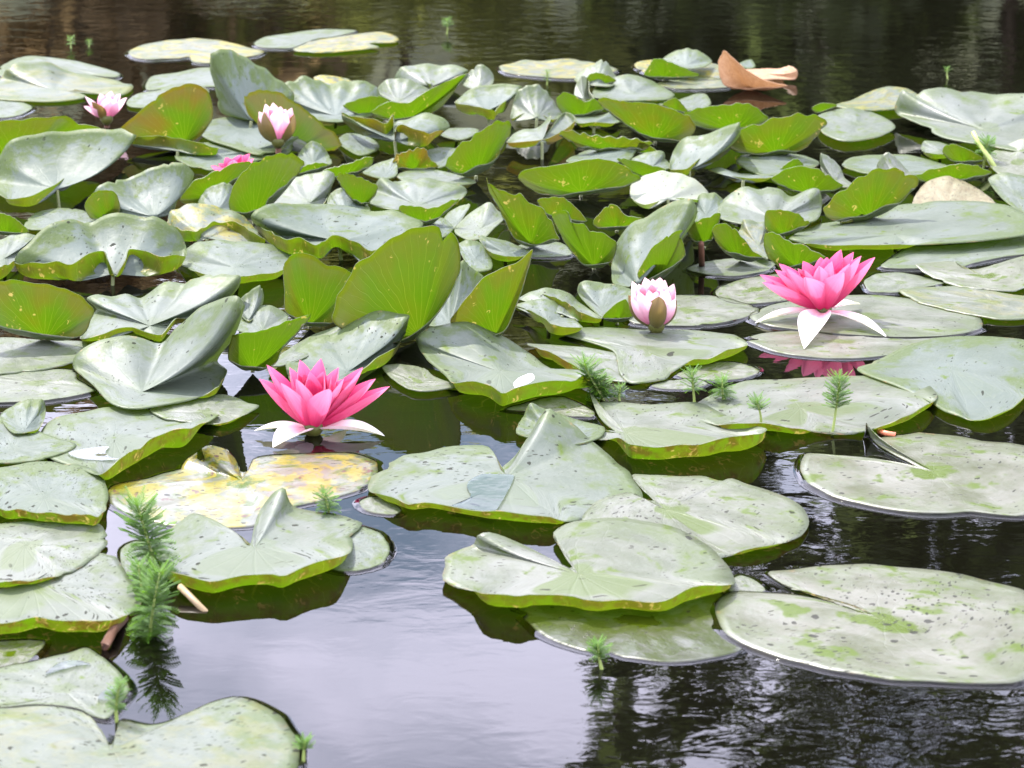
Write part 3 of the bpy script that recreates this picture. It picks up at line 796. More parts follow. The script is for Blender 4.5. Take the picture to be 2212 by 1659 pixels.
U 30 165,144,1.5 9 red=.1 | 195,137 185,131 170,129 150,133 135,139 145,144 | low green strip of a pad between the beige rotting pad and the large pale pad
T 30 162,160,1 12 mat=rot | 132,166 138,150+ 148,141+ 162,139+ 175,143+ 190,152+ 202,165 180,170 150,171 | beige rotting pad with ragged brown margin
T 30 110,78,.8 10 wet=.3 age=.5 | 72,83 85,79 100,72+ 115,68+ 130,70+ 140,78 125,85 95,87 | pale pad with orange back edge at the rim of the open water
T 30 90,97,.8 10 wet=.3 | 58,92 70,87+ 85,85+ 100,88+ 112,93 120,100 105,108 80,111 62,104 | blue grey pad in front of the orange edged pad
U 30 64,89,.5 4 red=0 age=.4 | 74,83 62,81 54,85 58,89 | small green folded lip by the orange edged pad
T 30 190,102,1.5 17 wet=.4 b=.4 | 120,88+ 122,78+ 126,72+ 134,76+ 142,70+ 155,69+ 175,72+ 195,74+ 215,72+ 240,76+ 255,90 250,110 230,120 200,116 175,112 155,107 140,98 128,93 | very large pale pad with one corner turned up at the far side
T 30 155,119,1 6 wet=.3 b=.7 | 140,116+ 143,111+ 155,112+ 168,117+ 165,121- 150,121- 142,119- | small cupped pad under the edge of the very large pale pad
U 30 175,130,1 7 red=.2 | 190,126 180,119 168,114 160,114 157,120 165,127 | yellow green folded pad beside the leaning green stalk
T 30 215,128,1 10 wet=.8 pale=.15 | 192,124 205,115+ 225,108+ 245,118 245,135 215,141 200,136 | yellow green pad crossed by pale stems
T 30 215,153,1 9 wet=.2 | 193,141+ 205,136+ 225,140+ 240,150+ 240,166 222,168 205,157 | blue grey pad corner beside the beige rotting pad
T 31 25,29,1.5 13 wet=.3 | -18,28 -17,15+ -5,6+ 10,3+ 28,5+ 38,11+ 50,6+ 60,6+ 62,18+ 56,30 20,35 | silver blue pad with two raised lobes behind a brown withered scrap
'''
PAD_DATA += '''
# ---- left middle
U 01 5,41,1 7 red=.1 | 22,40 14,30 5,25 -10,24 -15,36 | green pad edge in the shade under the broad blue grey pad
T 01 48,31,.8 9 wet=.1 | 20,36 28,24+ 48,20+ 65,22+ 77,30 55,37 | shaded flat pad between the broad blue grey pad and the star notched pad
T 01 89,72,1.4 12 wet=0 wav=1.5 b=.5 lip=17 | 12,62- 18,52+ 28,42+ 40,33+ 55,30+ 68,32+ 80,27+ 95,24+ 110,24+ 125,27+ 139,36+ 145,47+ 146,58- 130,59- 115,54- 102,52- 98,60- 94,68- 91,74 88,68- 85,60- 82,54- 70,58- 55,64- 45,62- 35,63- 25,62- | pale pad cupped up with a star shaped notch in its green front edge
T 01 3,60,1.5 9 wet=.2 lip=14 | -15,50+ 0,45+ 12,41+ 28,41+ 22,52+ 14,60- 0,66- -15,65- | pale lobe beside the pad with the star shaped notch
T 01 163,44,2 10.5 wet=.3 age=.7 b=.5 lip=12 | 132,34- 134,24+ 140,19+ 155,17+ 172,19+ 190,25+ 198,33+ 209,45- 198,38- 185,31- 170,31- 160,35- 152,39- 142,36- | yellow and brown pad with two green humps along its front edge
T 01 185,67,2 12.5 wet=.1 b=.5 lip=8 | 140,62+ 147,52+ 160,46+ 180,46+ 200,47+ 215,49+ 230,53+ 238,56+ 230,63- 220,70- 205,72- 190,74- 170,74- 155,70- | soft grey pad tucked behind the star notched pad
U 01 35,123,1.5 11 red=.5 | 62,122 72,108 74,101 68,93 55,85 40,81 20,78 5,77 -15,80 -15,105 10,116 | smooth olive pad leaning forward over flat pads
T 01 118,113,1.5 14 wet=.2 wav=1.6 b=.5 lip=7 | 64,123- 68,110+ 76,100+ 68,92+ 76,88+ 88,90+ 100,88+ 110,91+ 118,86+ 130,79+ 145,79+ 150,76+ 165,73+ 180,73+ 189,73+ 187,85+ 172,100+ 150,107- 138,107- 127,120- 118,119- 105,114- 92,115- 80,119- | long grey green pad with frilled back edge and torn front
T 01 112,165,1 13.5 wet=.2 b=.45 lip=10 | 58,146 57,141+ 60,136+ 70,129+ 82,122+ 96,120+ 112,123+ 128,128+ 140,113+ 155,100+ 170,93+ 187,89+ 193,97+ 188,112+ 182,126+ 172,140+ 178,148- 172,160- 163,166- 150,171 130,175 110,178 95,177 84,171 72,158 | grey pad with one side folded upright like a wing
T 01 10,134,.4 11 wet=.5 | -30,130 0,122 30,124 70,126 63,138 50,144 20,149 -20,150 | flat dull green pad below the smooth olive pad
T 01 30,158,.25 12 wet=.6 | -30,153 0,150 35,147 57,148 62,156 75,164 50,170 20,173 -20,172 | flat pale pad with bright green shade streak by white sky reflection
U 11 0,147,1 11 red=0 | 13,146 25,130 37,116 46,104 35,107 20,112 5,117 -10,118 -16,122 -18,141 | dark leaf green pad on edge behind the near pink flower
T 11 8,116,.8 8 wet=.2 | -12,116 -8,104+ 0,98+ 15,97+ 28,105+ 22,113 5,119 | dull grey pad beside the dark leaf green pad on edge
T 01 196,108,1 6 wet=.1 | 186,96+ 195,87+ 205,81+ 208,90+ 206,98+ 196,109- | small crumpled pale pad tip above the wing folded grey pad
# ---- centre
T 11 68,46,2.4 12.5 wet=0 b=.55 lip=16 | -1,28+ 3,21+ 12,17+ 25,16+ 42,18+ 60,17+ 90,21+ 110,22+ 122,25+ 134,33+ 115,45- 96,54- 84,48- 74,43- 62,42- 55,46- 50,48- 38,44- 28,45- 15,39- 3,33- | big silver grey pad with scalloped green front lip behind the upright veined pad
U 11 45,112,1 11 red=.4 | 62,111 75,90 80,72 60,65 40,55 28,60 24,65 25,85 28,105 | dark shaded pad on edge under the silver grey pad
U 11 131,121,1 14.5 red=.3 b=.12 | 142,108 155,90 163,72 164,60 160,42 150,36 138,34 122,38 105,47 92,57 80,68 72,80 66,92 63,105 66,114 90,122 112,127 | large upright green pad with fan of pale veins in the middle of the pond
U 11 191,121,1.5 12.5 red=.5 b=.15 | 198,118 207,100 214,80 221,53 210,62 195,68 182,75 172,86 163,98 156,108 158,114 175,121 | tall triangular green pad beside the large veined pad
T 11 75,149,1 12.5 wet=0 b=.45 lip=10 | 26,145 30,135+ 38,128+ 53,121+ 62,119+ 78,110+ 92,104+ 106,102+ 118,102+ 124,104+ 120,118- 110,132- 95,140- 82,149- 70,157 50,162 32,159 | grey pad with lifted corner right behind the near pink flower
T 11 42,136,.8 9 wet=.4 | 12,144 30,130+ 50,119+ 70,113+ 64,122 45,136 25,144 | thin green edged pad under the grey pad with lifted corner
T 11 195,149,1 14 wet=.2 b=.45 lip=16 | 131,130 129,121+ 140,115+ 155,111+ 170,111+ 187,116+ 203,124+ 220,136+ 235,146 255,147 276,152- 259,152- 244,155- 224,158- 205,163- 197,165- 188,160- 178,157- 160,158- 150,150 138,140 | smooth blue grey pad with bright green lip and a white scrap lying on it
T 11 130,157,.5 9 wet=.8 | 102,145 115,143 135,146 142,152 152,156 170,159 140,164 125,163 112,156 | pale green pad low in the water between the near flower and a smooth grey pad
T 11 155,112,1 10 wet=0 | 138,112 145,95+ 155,80+ 165,62+ 175,70+ 182,75+ 172,92+ 160,112 | shaded blue grey pad seen between the two upright green pads
T 11 147,38,1 7 wet=0 | 128,38 140,29+ 150,28+ 158,36 147,44 | small pale triangle of pad behind the top of the large veined pad
T 11 162,30,.8 6 wet=0 pale=.2 | 150,31 155,23+ 165,18+ 171,17+ 166,28 158,37 | narrow cream pad sliver beside the diamond shaped white pad
T 11 180,36,1 8 wet=.2 pale=.2 | 159,38 170,25+ 182,17+ 188,16+ 193,22+ 199,27+ 190,36 182,44 170,45 | diamond shaped white pad right of the large veined pad
T 11 175,60,1 6.5 wet=0 | 162,49+ 170,45+ 180,48+ 188,60+ 188,68 175,70 168,63 | rounded grey pad touching the right rim of the large veined pad
T 11 200,56,1 8.5 wet=0 b=.7 | 178,42+ 185,43+ 200,46+ 212,51+ 221,55+ 212,58- 200,58- 188,55- 181,48- | narrow curled pad above the tall triangular green pad
U 11 135,35,1 8.5 red=.1 | 142,30 150,25 163,13 155,15 140,20 125,18 115,20 122,29 | green sliver under the large spotted pale grey pad
U 21 20,48,1.5 12 red=.3 | 42,46 41,40 34,27 24,17 12,10 0,7 -12,2 -15,-2 -10,12 -3,25 3,38 10,47 | tall green pad on edge left of the pale folded young leaf
T 21 30,54,.3 7.5 wet=.2 | 10,50 25,47 42,47 52,52 52,57 35,59 15,58 | dull flat pad floating behind the tall triangular green pad
U 21 45,34,1 8 red=.4 | 64,31 58,22 50,15 44,11 33,12 25,15 35,26 | green pointed pad tip with pink brown crest
U 21 88,37,1 8 red=.4 | 105,33 108,28 100,27 93,24 88,18 83,17 76,22 69,32 75,36 | green peaked pad with brown tip in front of dark water
U 21 70,66,1.5 10.5 red=.05 | 83,63 88,48 80,41 68,38 62,33 52,31 50,24 46,21 37,25 40,35 47,48 55,58 62,65 | yellow green pad with pale rolled corner
T 21 104,81,1 13.5 wet=0 b=.2 lip=10 | 85,79 84,62+ 88,46+ 96,36+ 108,28+ 125,19+ 140,14+ 149,14+ 152,22+ 148,32- 140,37- 128,42- 117,50- 108,63- 103,74- 98,82 | large silver pad curling upright behind the half open near bud
U 21 120,78,1.5 9.5 red=.1 | 135,64 142,58 141,50 138,42 140,37 128,42 117,50 110,60 104,73 110,78 | green rolled side of the large silver curling pad
U 21 157,50,1 8 red=.1 | 163,45 170,25 160,27 150,31 143,37 148,46 | green flap right of the large silver curling pad
T 21 158,26,1 8 wet=0 | 149,30 150,18+ 153,10+ 165,8+ 172,14+ 170,25 160,30 | blue grey lobe behind the top of the large silver curling pad
U 21 185,61,1 9.5 red=.2 | 205,60 195,53 186,42 178,34 170,32 163,37 165,45 175,55 | green slanting pad with yellow scratches beside the withered scrap
T 21 200,50,1 9 wet=.3 age=.35 | 180,45 185,37+ 188,29+ 198,31+ 205,32+ 206,45+ 207,60 195,56 | pad with a brown withered crinkled top edge
U 31 32,42,1.5 8 red=.3 | 52,33 45,26 38,23 28,21 18,23 17,35 24,42 | green pad on edge with yellow blotches and a brown spot
U 31 42,66,1.5 11 red=.1 | 55,63 65,60 55,53 48,48 38,48 30,43 22,38 17,40 16,50 20,61 30,66 | deep green pad on edge directly behind the right open flower
T 21 180,66,.2 10 wet=.5 | 143,68 155,63 175,60 200,60 213,64 205,70 180,74 155,72 | dull wet pad pierced by a brown stalk
T 31 5,85,.2 12 wet=1 | -22,85 -10,79 5,75 30,72 60,72 70,80 40,92 0,96 -18,92 | yellow green wet pad behind the left petals of the right open flower
T 31 120,41,1.5 19 wet=.2 b=.6 wav=1.4 lip=6 | 36,44 46,38+ 60,33+ 75,30+ 95,24+ 120,18+ 150,15+ 175,14+ 200,17+ 225,25+ 228,40 170,47 131,49- 115,49- 90,49- 66,49- 50,48- | very wide silver grey pad with wavy back edge behind the right open flower
T 31 165,58,.3 13 wet=.3 | 108,66 118,58 130,51 150,50 190,46 225,42 232,55 210,58 180,64 170,67 140,68 120,68 | pale grey pad with dark water slit along its front edge
T 31 190,74,.5 11.5 wet=.9 pale=.15 | 136,65:1.2 150,63 165,62 174,68 185,68 200,64 225,58 237,72 215,85 190,84 167,81 150,75 | yellow green pad with a straight folded green edge
T 31 195,94,.4 13.5 wet=.6 age=.2 | 123,85 135,83 155,82 175,81 190,84 210,88 237,92 237,105 205,108 185,105 160,100 140,95 130,90 | grey pad with a yellow tip at its edge
T 31 125,79,.15 8 wet=.6 | 95,78 105,72 125,71 150,76 158,80 135,84 120,87 100,86 | wet mottled pad just beyond the right open flower
T 31 95,105,.3 15 wet=.7 | 5,106 20,97 60,90 110,89 150,95 178,102 188,108 186,116 160,121 120,122 60,118 20,113 | large flecked pad carrying the right open flower
T 31 75,125,.15 14 wet=.8 | 2,124 15,119 50,116 100,118 150,120 165,121 140,128 117,136 80,139 45,137 20,132 | grey pad with green front part under the white sepal of the right flower
T 31 165,148,.6 15 wet=.1 b=.5 lip=4 | 90,147 110,138 130,128 150,123 170,121 195,121 225,125 243,140+ 234,158+ 222,168- 210,178- 195,185- 180,187- 160,180 145,172 120,160 | very large smooth pale pad with reddish outer rim
T 32 45,23,.35 15 wet=.6 b=.6 lip=9 | -38,20 0,2 35,0 70,-2 110,-2 140,3 152,9+ 150,17- 135,25- 120,33- 105,38- 85,43 70,43 50,40- 30,37- 15,34- 0,34- -18,36- -35,32 | pale pad with dark green front lip and a feathery sprig growing past it
# ---- around the near bud
T 21 45,104,1 9.5 wet=.2 b=.5 lip=9 | 10,92+ 20,86+ 35,83+ 50,87+ 58,94+ 76,107- 60,102- 50,95- 38,90- 25,88- | green edged pad curled over left of the near bud
T 21 34,110,1 8 wet=.1 b=.5 lip=10 | 6,97+ 20,93+ 30,91+ 42,95+ 52,103+ 57,110 60,114- 40,113- 30,106- 16,99- | small dark sided pad with pale inside left of the near bud
T 21 76,100,1 8 wet=.1 | 57,87 60,78+ 75,79+ 90,81+ 100,85+ 98,101 78,107 | satin pale pad right behind the near bud
U 21 88,110,1 5.5 red=.1 | 101,106 98,97 94,92 85,97 77,107 | small green fold touching the near bud
T 21 145,101,.25 11.5 wet=.8 | 95,105 110,93 130,89 160,89 185,94 199,99 198,103 180,109 150,113 120,113 100,110 | oval pad with green wet patches beside the near bud
T 21 112,132,.4 13 wet=.5 b=.5 lip=9 | 84,132 62,124 42,118 55,115 75,114 110,116 140,116 165,118 180,120 191,127- 175,133- 160,137- 145,141- 132,149 125,155 100,158 90,150 88,140 | wide pale pad in front of the near bud with rolled green right edge
T 21 72,140,.25 11 wet=.6 red=1 b=.4 lip=10 | 18,127+ 40,128 65,130 85,134 115,137 120,148 100,157 80,155 62,148- 50,141- 36,134- 24,130- | wet pad with a brown rolled left edge and feathery sprig before it
T 21 165,149,.1 9 wet=1 | 135,152 150,145 175,141 195,145 200,150 185,155 160,156 | wet yellow green pad afloat beside the rolled green edge of the wide pale pad
T 22 138,5,.1 7 wet=.7 | 115,5 130,1 150,0 160,4 145,8 125,8 | little wet pad between two feathery sprigs
T 22 95,42,.4 14.5 wet=.6 b=.6 lip=16 | 88,42 80,36 72,26 66,8:1 70,18 85,18 115,20 148,18 165,24 185,33 205,40- 195,44- 180,46- 165,49- 150,51- 135,52- 120,52- 105,51- 98,50- 88,47- 70,47 55,42 65,38 80,42 | pad with tan squiggles on its rolled front edge
T 22 45,46,.7 8.5 wet=.1 | 10,43 14,30+ 20,19+ 30,23+ 45,28+ 60,33+ 78,38 74,46 50,52 | pale pad peeping out behind the pad with the raised corner
T 22 45,22,.15 8 wet=1 | 0,24 15,19 30,15 45,14 60,20 70,26 68,30 45,29 20,26 | olive wet pad behind the pad with the raised corner
T 22 2,77,.35 14 wet=.25 b=.45 lip=9 | -3,70 8,60+ 20,42+ 33,24+ 42,28+ 55,38+ 68,49+ 80,58+ 88,66 97,72 102,80 108,92 100,102 75,108 45,112- 33,109- 0,106- -14,105- -34,101- -60,97- -75,98- -88,93- -105,88- -107,80 -102,70 -88,65 -79,60 -64,58 -49,54 -29,52 -14,53 -7,62 -4,71 | large pale pad with a tall raised corner and a pool of rainwater
T 22 126,103,.5 14 wet=.8 lip=5 | 118,96 108,86 100,75 115,76 135,77 155,76 170,80 178,78 190,83 205,87 221,93 235,102 240,112 235,122 220,128- 200,132- 180,138- 168,141 140,145 110,140 80,128 60,112 70,98 85,92 98,89 110,95 | pale pad with bright green centre and wavy back edge
T 22 58,154,.7 14.5 wet=.7 b=.7 lip=14 | 53,148 48,141 42,130 38,121 55,112 90,109 130,116 155,128 170,140 177,150 181,158 178,161- 160,163- 145,166- 130,173- 115,174- 95,172- 75,175- 62,174- 55,171- 40,169- 20,170- 10,172- 0,170- -15,168- -25,166- -40,163 -49,158 -48,148 -47,140 -35,134 -25,131 -23,124:1.8 -15,121:2 -5,123:1.6 15,131 35,141 50,149 | big flecked pad in the foreground with mottled curled front rim
T 23 105,50,.07 13 wet=2.6 age=0 soak=.8 film=.2 | 10,38 18,52 30,62 50,70 70,75 100,80 130,83 160,80 185,74 195,60 180,40 165,25 100,20 40,22 | sunken yellow green pad under the rim of the big flecked pad
T 33 110,49,.25 16 wet=1 | 101,45 85,38 60,31 35,23 20,14 21,11 40,9 70,6 95,5 120,7 150,10 172,13 195,18 221,26 245,36 257,55 247,75 221,97 190,100 150,98 120,97 85,91 60,87 40,82 20,76 0,68 -15,60 -22,45 -17,30 -5,27 20,28 45,30 70,35 92,43 | largest foreground pad with bright green heart and torn yellow front edge
T 32 150,73,.25 14 wet=1 | 135,68 110,55 100,46 97,36:1.6 106,46 125,42 150,43 185,47 221,52 245,60 257,75 247,95 221,108 200,107 180,105 160,106 140,106 110,102 85,97 65,90 50,82 45,72 47,62 50,58 75,60 100,62 128,67 | flat grey green pad with green streak at its heart beyond dark water
T 23 190,22,.1 5 wet=.7 | 175,20 185,14 197,18 205,26 190,30 178,28 | small pad scrap between the two largest foreground pads
# ---- left foreground
T 02 160,26,.5 10 wet=.6 b=.5 lip=6 | 118,24 135,18+ 150,17+ 165,13+ 175,12+ 185,14+ 195,19+ 204,21+ 190,29- 172,35- 150,34 130,31 | green rimmed pad tapering to a point beside the near flower
T 02 90,48,.3 12.5 wet=.2 b=.7 lip=17 | 33,40 45,30 65,26 80,23 100,22 120,25 150,29 165,30 173,28+ 160,34- 148,39- 133,41- 118,48- 105,55- 95,62- 82,74- 60,70 40,62 30,50 | pale pad with a yellow scribbled curled side and a puddle on top
T 02 10,55,.4 12 wet=.1 | -30,45 -10,30+ 0,29+ 20,36+ 40,45+ 55,49+ 60,53 50,58 30,64 0,66 -30,62 | pale pad with a low diagonal ridge next to the puddle
T 02 20,40,.8 7.5 wet=0 red=.8 lip=6 | 0,29+ 10,21+ 22,16+ 33,16+ 36,22+ 34,32- 28,40- 10,42 | small grey pad corner with brown edge by white sky reflection
T 02 35,94,.5 12 wet=.1 b=.65 lip=11 | -15,73 0,70+ 20,66+ 45,65+ 65,68+ 78,74+ 84,84+ 85,95+ 82,103- 75,108- 60,107- 40,106- 15,102- 0,101- -15,100- | smooth blue green pad with pinkish edge and dark green lip
T 02 20,131,.4 13 wet=.5 b=.6 lip=8 | -30,122 -10,115 30,112 60,110 75,112 83,120 85,128 80,135 72,142 60,150 45,155- 20,158- 0,160- -20,160- | pale pad below the smooth blue green pad with dark wavy margin
T 03 25,20,.3 14 wet=.4 b=.65 lip=15 | -30,16 10,18 30,16 45,8 60,3 75,-3 88,-3 95,5 105,20 113,30 110,38 100,45- 85,49- 65,49- 45,49- 30,47- 10,50- -10,51- -30,49- | large pale pad with mottled green lip beside the feathery sprigs
T 02 191,80,.09 13.5 wet=1.7 age=1.4 soak=.12 film=.25 | 189,73 186,64 178,56:2 163,52:2.5 150,60:1 140,70 115,79 88,84 86,95 100,108 130,115 170,118 205,115 229,102 259,95 284,88 294,82 298,72 296,65 274,58 240,59 214,60 200,63 195,73 | yellow mottled dying pad half under water below the near flower
T 12 2,133,.4 12 wet=.3 b=.5 lip=15 | -1,128 0,122+ 2,112+ 8,100+ 17,90+ 25,86+ 28,94+ 33,101+ 48,104 65,106 80,111 87,113 82,120 79,128 76,136- 64,141- 50,145- 38,149- 25,155- 15,153- 0,154- -18,156- -33,158- -50,155- -65,150- -75,146- -85,137 -80,128 -65,118 -49,106 -44,106 -28,112 -12,122 -4,131 | pale pad with a dark pointed fin and brown torn front edge
T 12 78,132,.12 8.5 wet=.2 | 40,125 60,112 85,116 100,121 107,130 108,136 103,145 90,150 70,152 50,145 | thin edged pad with clustered black specks
T 02 112,146,.12 6 wet=.3 | 95,135 105,128 125,130 130,145 125,160 110,162 97,150 | dull spotted pad underneath the feathery sprig
T 03 50,104,.2 12 wet=.4 | -30,95 0,87 20,83 50,76 68,71 80,78 88,84 98,95 102,105 95,115 85,127 70,124 60,119 30,116 0,118 -30,112 | pale pad with a crescent of water near the brown stem
T 03 88,152,.15 18 wet=.3 age=.15 | 86,148 75,130 66,121 55,118 40,112 15,115 -20,120 -60,135 -60,165 0,185 90,192 180,185 230,172 236,150 232,140 222,125 205,115 185,110 165,115 150,122 130,130 115,132 95,128 91,140 | very large flecked pad with open V notch in the corner of the pond
T 03 8,76,.05 7 wet=2 soak=.4 film=.2 | -20,70 10,65 35,66 30,75 15,86 -15,88 | sunken yellow green pad beneath the mottled green lip
T 12 97,98,.1 5 wet=.6 | 84,97 92,93 104,94 117,103 112,107 98,106 88,103 | small wet pad scrap left of the rainwater pad
'''
load_pads(PAD_DATA)

# ------------------------------------------------------------------ pink water lilies
def petal_mesh(base, tip, axis_c, width, mat, name, parent, cup=0.35, bow=0.18, ns=16, nw=9, point=1.0):
    """petal from base to tip; its inner face looks to the flower axis (axis_c is a point on the axis above)"""
    base = np.array(base, float); tip = np.array(tip, float)
    ax = tip - base; L = np.linalg.norm(ax); ax /= L
    inward = np.array(axis_c, float) - (base + tip) / 2
    inward -= ax * inward.dot(ax)
    if np.linalg.norm(inward) < 1e-6: inward = np.array((0, 0, 1.0))
    inward /= np.linalg.norm(inward)
    side = np.cross(ax, inward)
    vs, uv, fs = [], [], []
    for i in range(ns + 1):
        v = i / ns
        w = width * (0.30 + 0.70 * math.sin(math.pi * min(1, v * 0.92 + 0.03)) ** 0.9) * (1 - v ** (5.0 * point)) ** 0.62
        if i == ns: w = width * 0.02
        ctr = base + ax * L * v - inward * bow * L * 4 * v * (1 - v) * 0.5
        for k in range(nw):
            u = k / (nw - 1) * 2 - 1
            fold = inward * (cup * w * (u * u) * 0.9)
            vs.append(ctr + side * (u * w * 0.5 * (1 - 0.12 * cup * u * u)) + fold)
            uv.append((u * 0.5 + 0.5, v))
    for i in range(ns):
        for k in range(nw - 1):
            a = i * nw + k
            fs.append((a, a + nw, a + nw + 1, a + 1))
    V = np.array(vs) - np.array(parent.location)
    o = mesh_obj(name, V, fs, mat, parent, uv=uv)
    # make the front face the inner one
    p = o.data.polygons[(ns // 2) * (nw - 1) + nw // 2]
    if Vector(p.normal).dot(Vector(inward)) < 0:
        o.data.flip_normals()
    return o

def flower(tile, base, zb, specs, label, mats, name='water_lily', stamens=True, bow=0.14, wide=1.12):
    c = on_plane(tile, base[0], base[1], zb / 100)
    root = empty(name, tuple(c))
    Lmax = 0
    for sp in specs:
        kind, x, y, far, length, width = sp[:6]
        L = length / 100
        tip = on_sphere(tile, x, y, c, L, far == '+', sp[6] if len(sp) > 6 else 1.0, 0.002)
        out = tip - c; out[2] = 0
        n = np.linalg.norm(out) + 1e-6
        b0 = c + out / n * 0.006
        b0[2] += {'p': 0.003, 'i': 0.007, 's': 0.0, 'w': 0.0}[kind]
        axis_c = c + np.array((0, 0, 0.075))
        if kind in 'pi':
            petal_mesh(b0, tip, axis_c, width * wide / 100, mats[0], 'petal', root, 0.55, bow)
        elif kind == 'w':      # reflexed white sepal, arching over and down
            petal_mesh(b0 + np.array((0, 0, 0.002)), tip, c + np.array((0, 0, 0.3)), width / 100, M_SEPAL_WHITE, 'sepal', root, 0.28, -0.10, point=0.8)
        else:
            petal_mesh(b0, tip, axis_c, width * wide / 100, M_SEPAL_BROWN, 'sepal', root, 0.6, bow * 1.2, point=0.8)
        Lmax = max(Lmax, L)
    if stamens:
        rng = np.random.default_rng(3)
        sv, sf = [], []
        for i in range(26):
            a = i * 2.399; q = 0.25 + 0.75 * math.sqrt(i / 26)
            t0 = np.array((0.006 * q * math.cos(a), 0.006 * q * math.sin(a), 0.006))
            t1 = t0 + np.array((0.010 * q * math.cos(a), 0.010 * q * math.sin(a), 0.020 - 0.004 * q))
            v, f = tube([t0, t1], [0.0011, 0.0007], 5)
            o = len(sv); sv += v; sf += [tuple(k + o for k in g_) for g_ in f]
        mesh_obj('stamens', sv, sf, M_STAMEN, root)
    # receptacle and stalk
    v, f = tube([(0, 0, -0.006), (0, 0, 0.0), (0, 0, 0.008)], [0.005, 0.009, 0.010], 12)
    mesh_obj('receptacle', v, f, M_SEPAL_BROWN, root)
    v, f = tube([(0, 0, -0.004), (0.01, 0.02, -0.2), (0.03, 0.06, -0.45 - c[2])], [0.004, 0.0042, 0.005], 8)
    mesh_obj('stalk', v, f, M_STEM_BROWN, root)
    tag(root, label, 'flower', 'pink water lilies')
    return root

PK = (M_PETAL,)
# kind, tip x, tip y, nearer(-) or farther(+) than the base, length cm, width cm
flower('12', (48, 41), .35, [
    ('p', 5, 0, '-', 7.0, 2.3, .35), ('p', 11, -11, '+', 7.4, 2.2, .3), ('p', 22, 3, '-', 7.0, 2.3, .45),
    ('p', 108, 6, '-', 7.6, 2.2, .2), ('p', 97, 0, '-', 7.0, 2.3, .3), ('p', 87, -9, '+', 7.2, 2.4, .35),
    ('p', 84, -3, '-', 6.8, 2.4, .35), ('p', 60, 8, '-', 6.6, 2.5, .75), ('p', 29, -9, '+', 6.6, 2.2, .4),
    ('p', 37, -15, '+', 7.0, 2.5, .45), ('p', 54, -16, '+', 7.2, 2.5, .5), ('p', 68, -9, '+', 6.8, 2.3, .45),
    ('i', 45, -6, '-', 6.0, 2.3, .4), ('i', 34, 0, '-', 6.0, 2.2, .5), ('i', 56, -6, '-', 6.0, 2.2, .3), ('i', 72, 0, '-', 6.0, 2.2, .45),
    ('i', 62, -3, '+', 5.6, 2.0, .3), ('i', 40, -4, '+', 5.6, 2.0, .3), ('i', 78, 2, '+', 5.8, 2.0, .3),
    ('w', 16, 54, '-', 5.2, 3.0), ('w', 104, 45, '-', 6.6, 2.7), ('w', 1, 41, '+', 5.6, 1.8), ('w', 74, 31, '+', 5.0, 2.0)],
    'open bright pink water lily mirrored in dark water before the upright veined pad', PK)
flower('31', (63, 103), .7, [
    ('p', 13, 73, '+', 8.0, 2.5, .25), ('p', 15, 79, '-', 7.8, 2.7, .35), ('p', 104, 59, '-', 8.4, 2.6, .2), ('p', 93, 58, '-', 7.8, 2.8, .3),
    ('p', 49, 75, '-', 6.6, 2.9, .8), ('p', 79, 71, '-', 6.8, 3.0, .75), ('p', 25, 69, '-', 7.2, 2.4, .3), ('p', 28, 64, '+', 7.6, 2.4, .35),
    ('p', 47, 62, '+', 7.0, 2.6, .4), ('p', 77, 53, '+', 7.8, 2.5, .4), ('p', 87, 55, '+', 7.8, 2.5, .35), ('p', 61, 59, '+', 7.0, 2.4, .5),
    ('p', 34, 68, '-', 6.8, 2.6, .4), ('i', 66, 59, '+', 6.8, 2.3, .4), ('i', 48, 69, '-', 6.0, 2.2, .3), ('i', 70, 62, '-', 6.6, 2.6, .3),
    ('i', 43, 68, '+', 6.0, 1.9, .3), ('i', 84, 64, '-', 6.6, 2.4, .4), ('i', 60, 66, '-', 6.2, 2.3, .5),
    ('w', 48, 131, '-', 7.2, 3.6), ('w', 9, 111, '-', 7.2, 1.9), ('w', 113, 122, '-', 8.0, 1.9), ('w', 92, 96, '+', 6.0, 2.2)],
    'open pink water lily with white drooping sepals resting on a flecked pad', PK)
PP = (M_PETAL_PALE,)
flower('21', (119, 115), .8, [
    ('p', 100, 78, '+', 5.4, 1.9, .3), ('p', 110, 75, '+', 5.8, 2.2, .35), ('p', 122, 75, '+', 5.8, 2.3, .4), ('p', 133, 80, '+', 5.4, 1.8, .3),
    ('p', 105, 86, '-', 4.8, 2.3, .5), ('p', 128, 84, '-', 4.8, 2.3, .45), ('p', 113, 85, '-', 4.6, 2.0, .5), ('p', 134, 92, '-', 4.6, 1.9, .3),
    ('p', 99, 90, '-', 4.6, 1.8, .3), ('i', 116, 76, '+', 5.2, 1.8, .25), ('i', 126, 77, '+', 5.2, 1.7, .25), ('i', 105, 80, '+', 5.0, 1.7, .25),
    ('i', 119, 86, '-', 4.4, 1.8, .3), ('i', 115, 80, '-', 4.8, 1.8, .2), ('i', 122, 82, '-', 4.8, 1.8, .2),
    ('s', 121, 90, '-', 4.4, 2.2, .7), ('s', 97, 89, '+', 4.8, 2.0, .35), ('s', 135, 93, '+', 4.6, 2.0, .3)],
    'half open pale pink bud with an olive sepal sitting on a wide pad', PP, 'water_lily_bud', False, 0.36, 1.4)
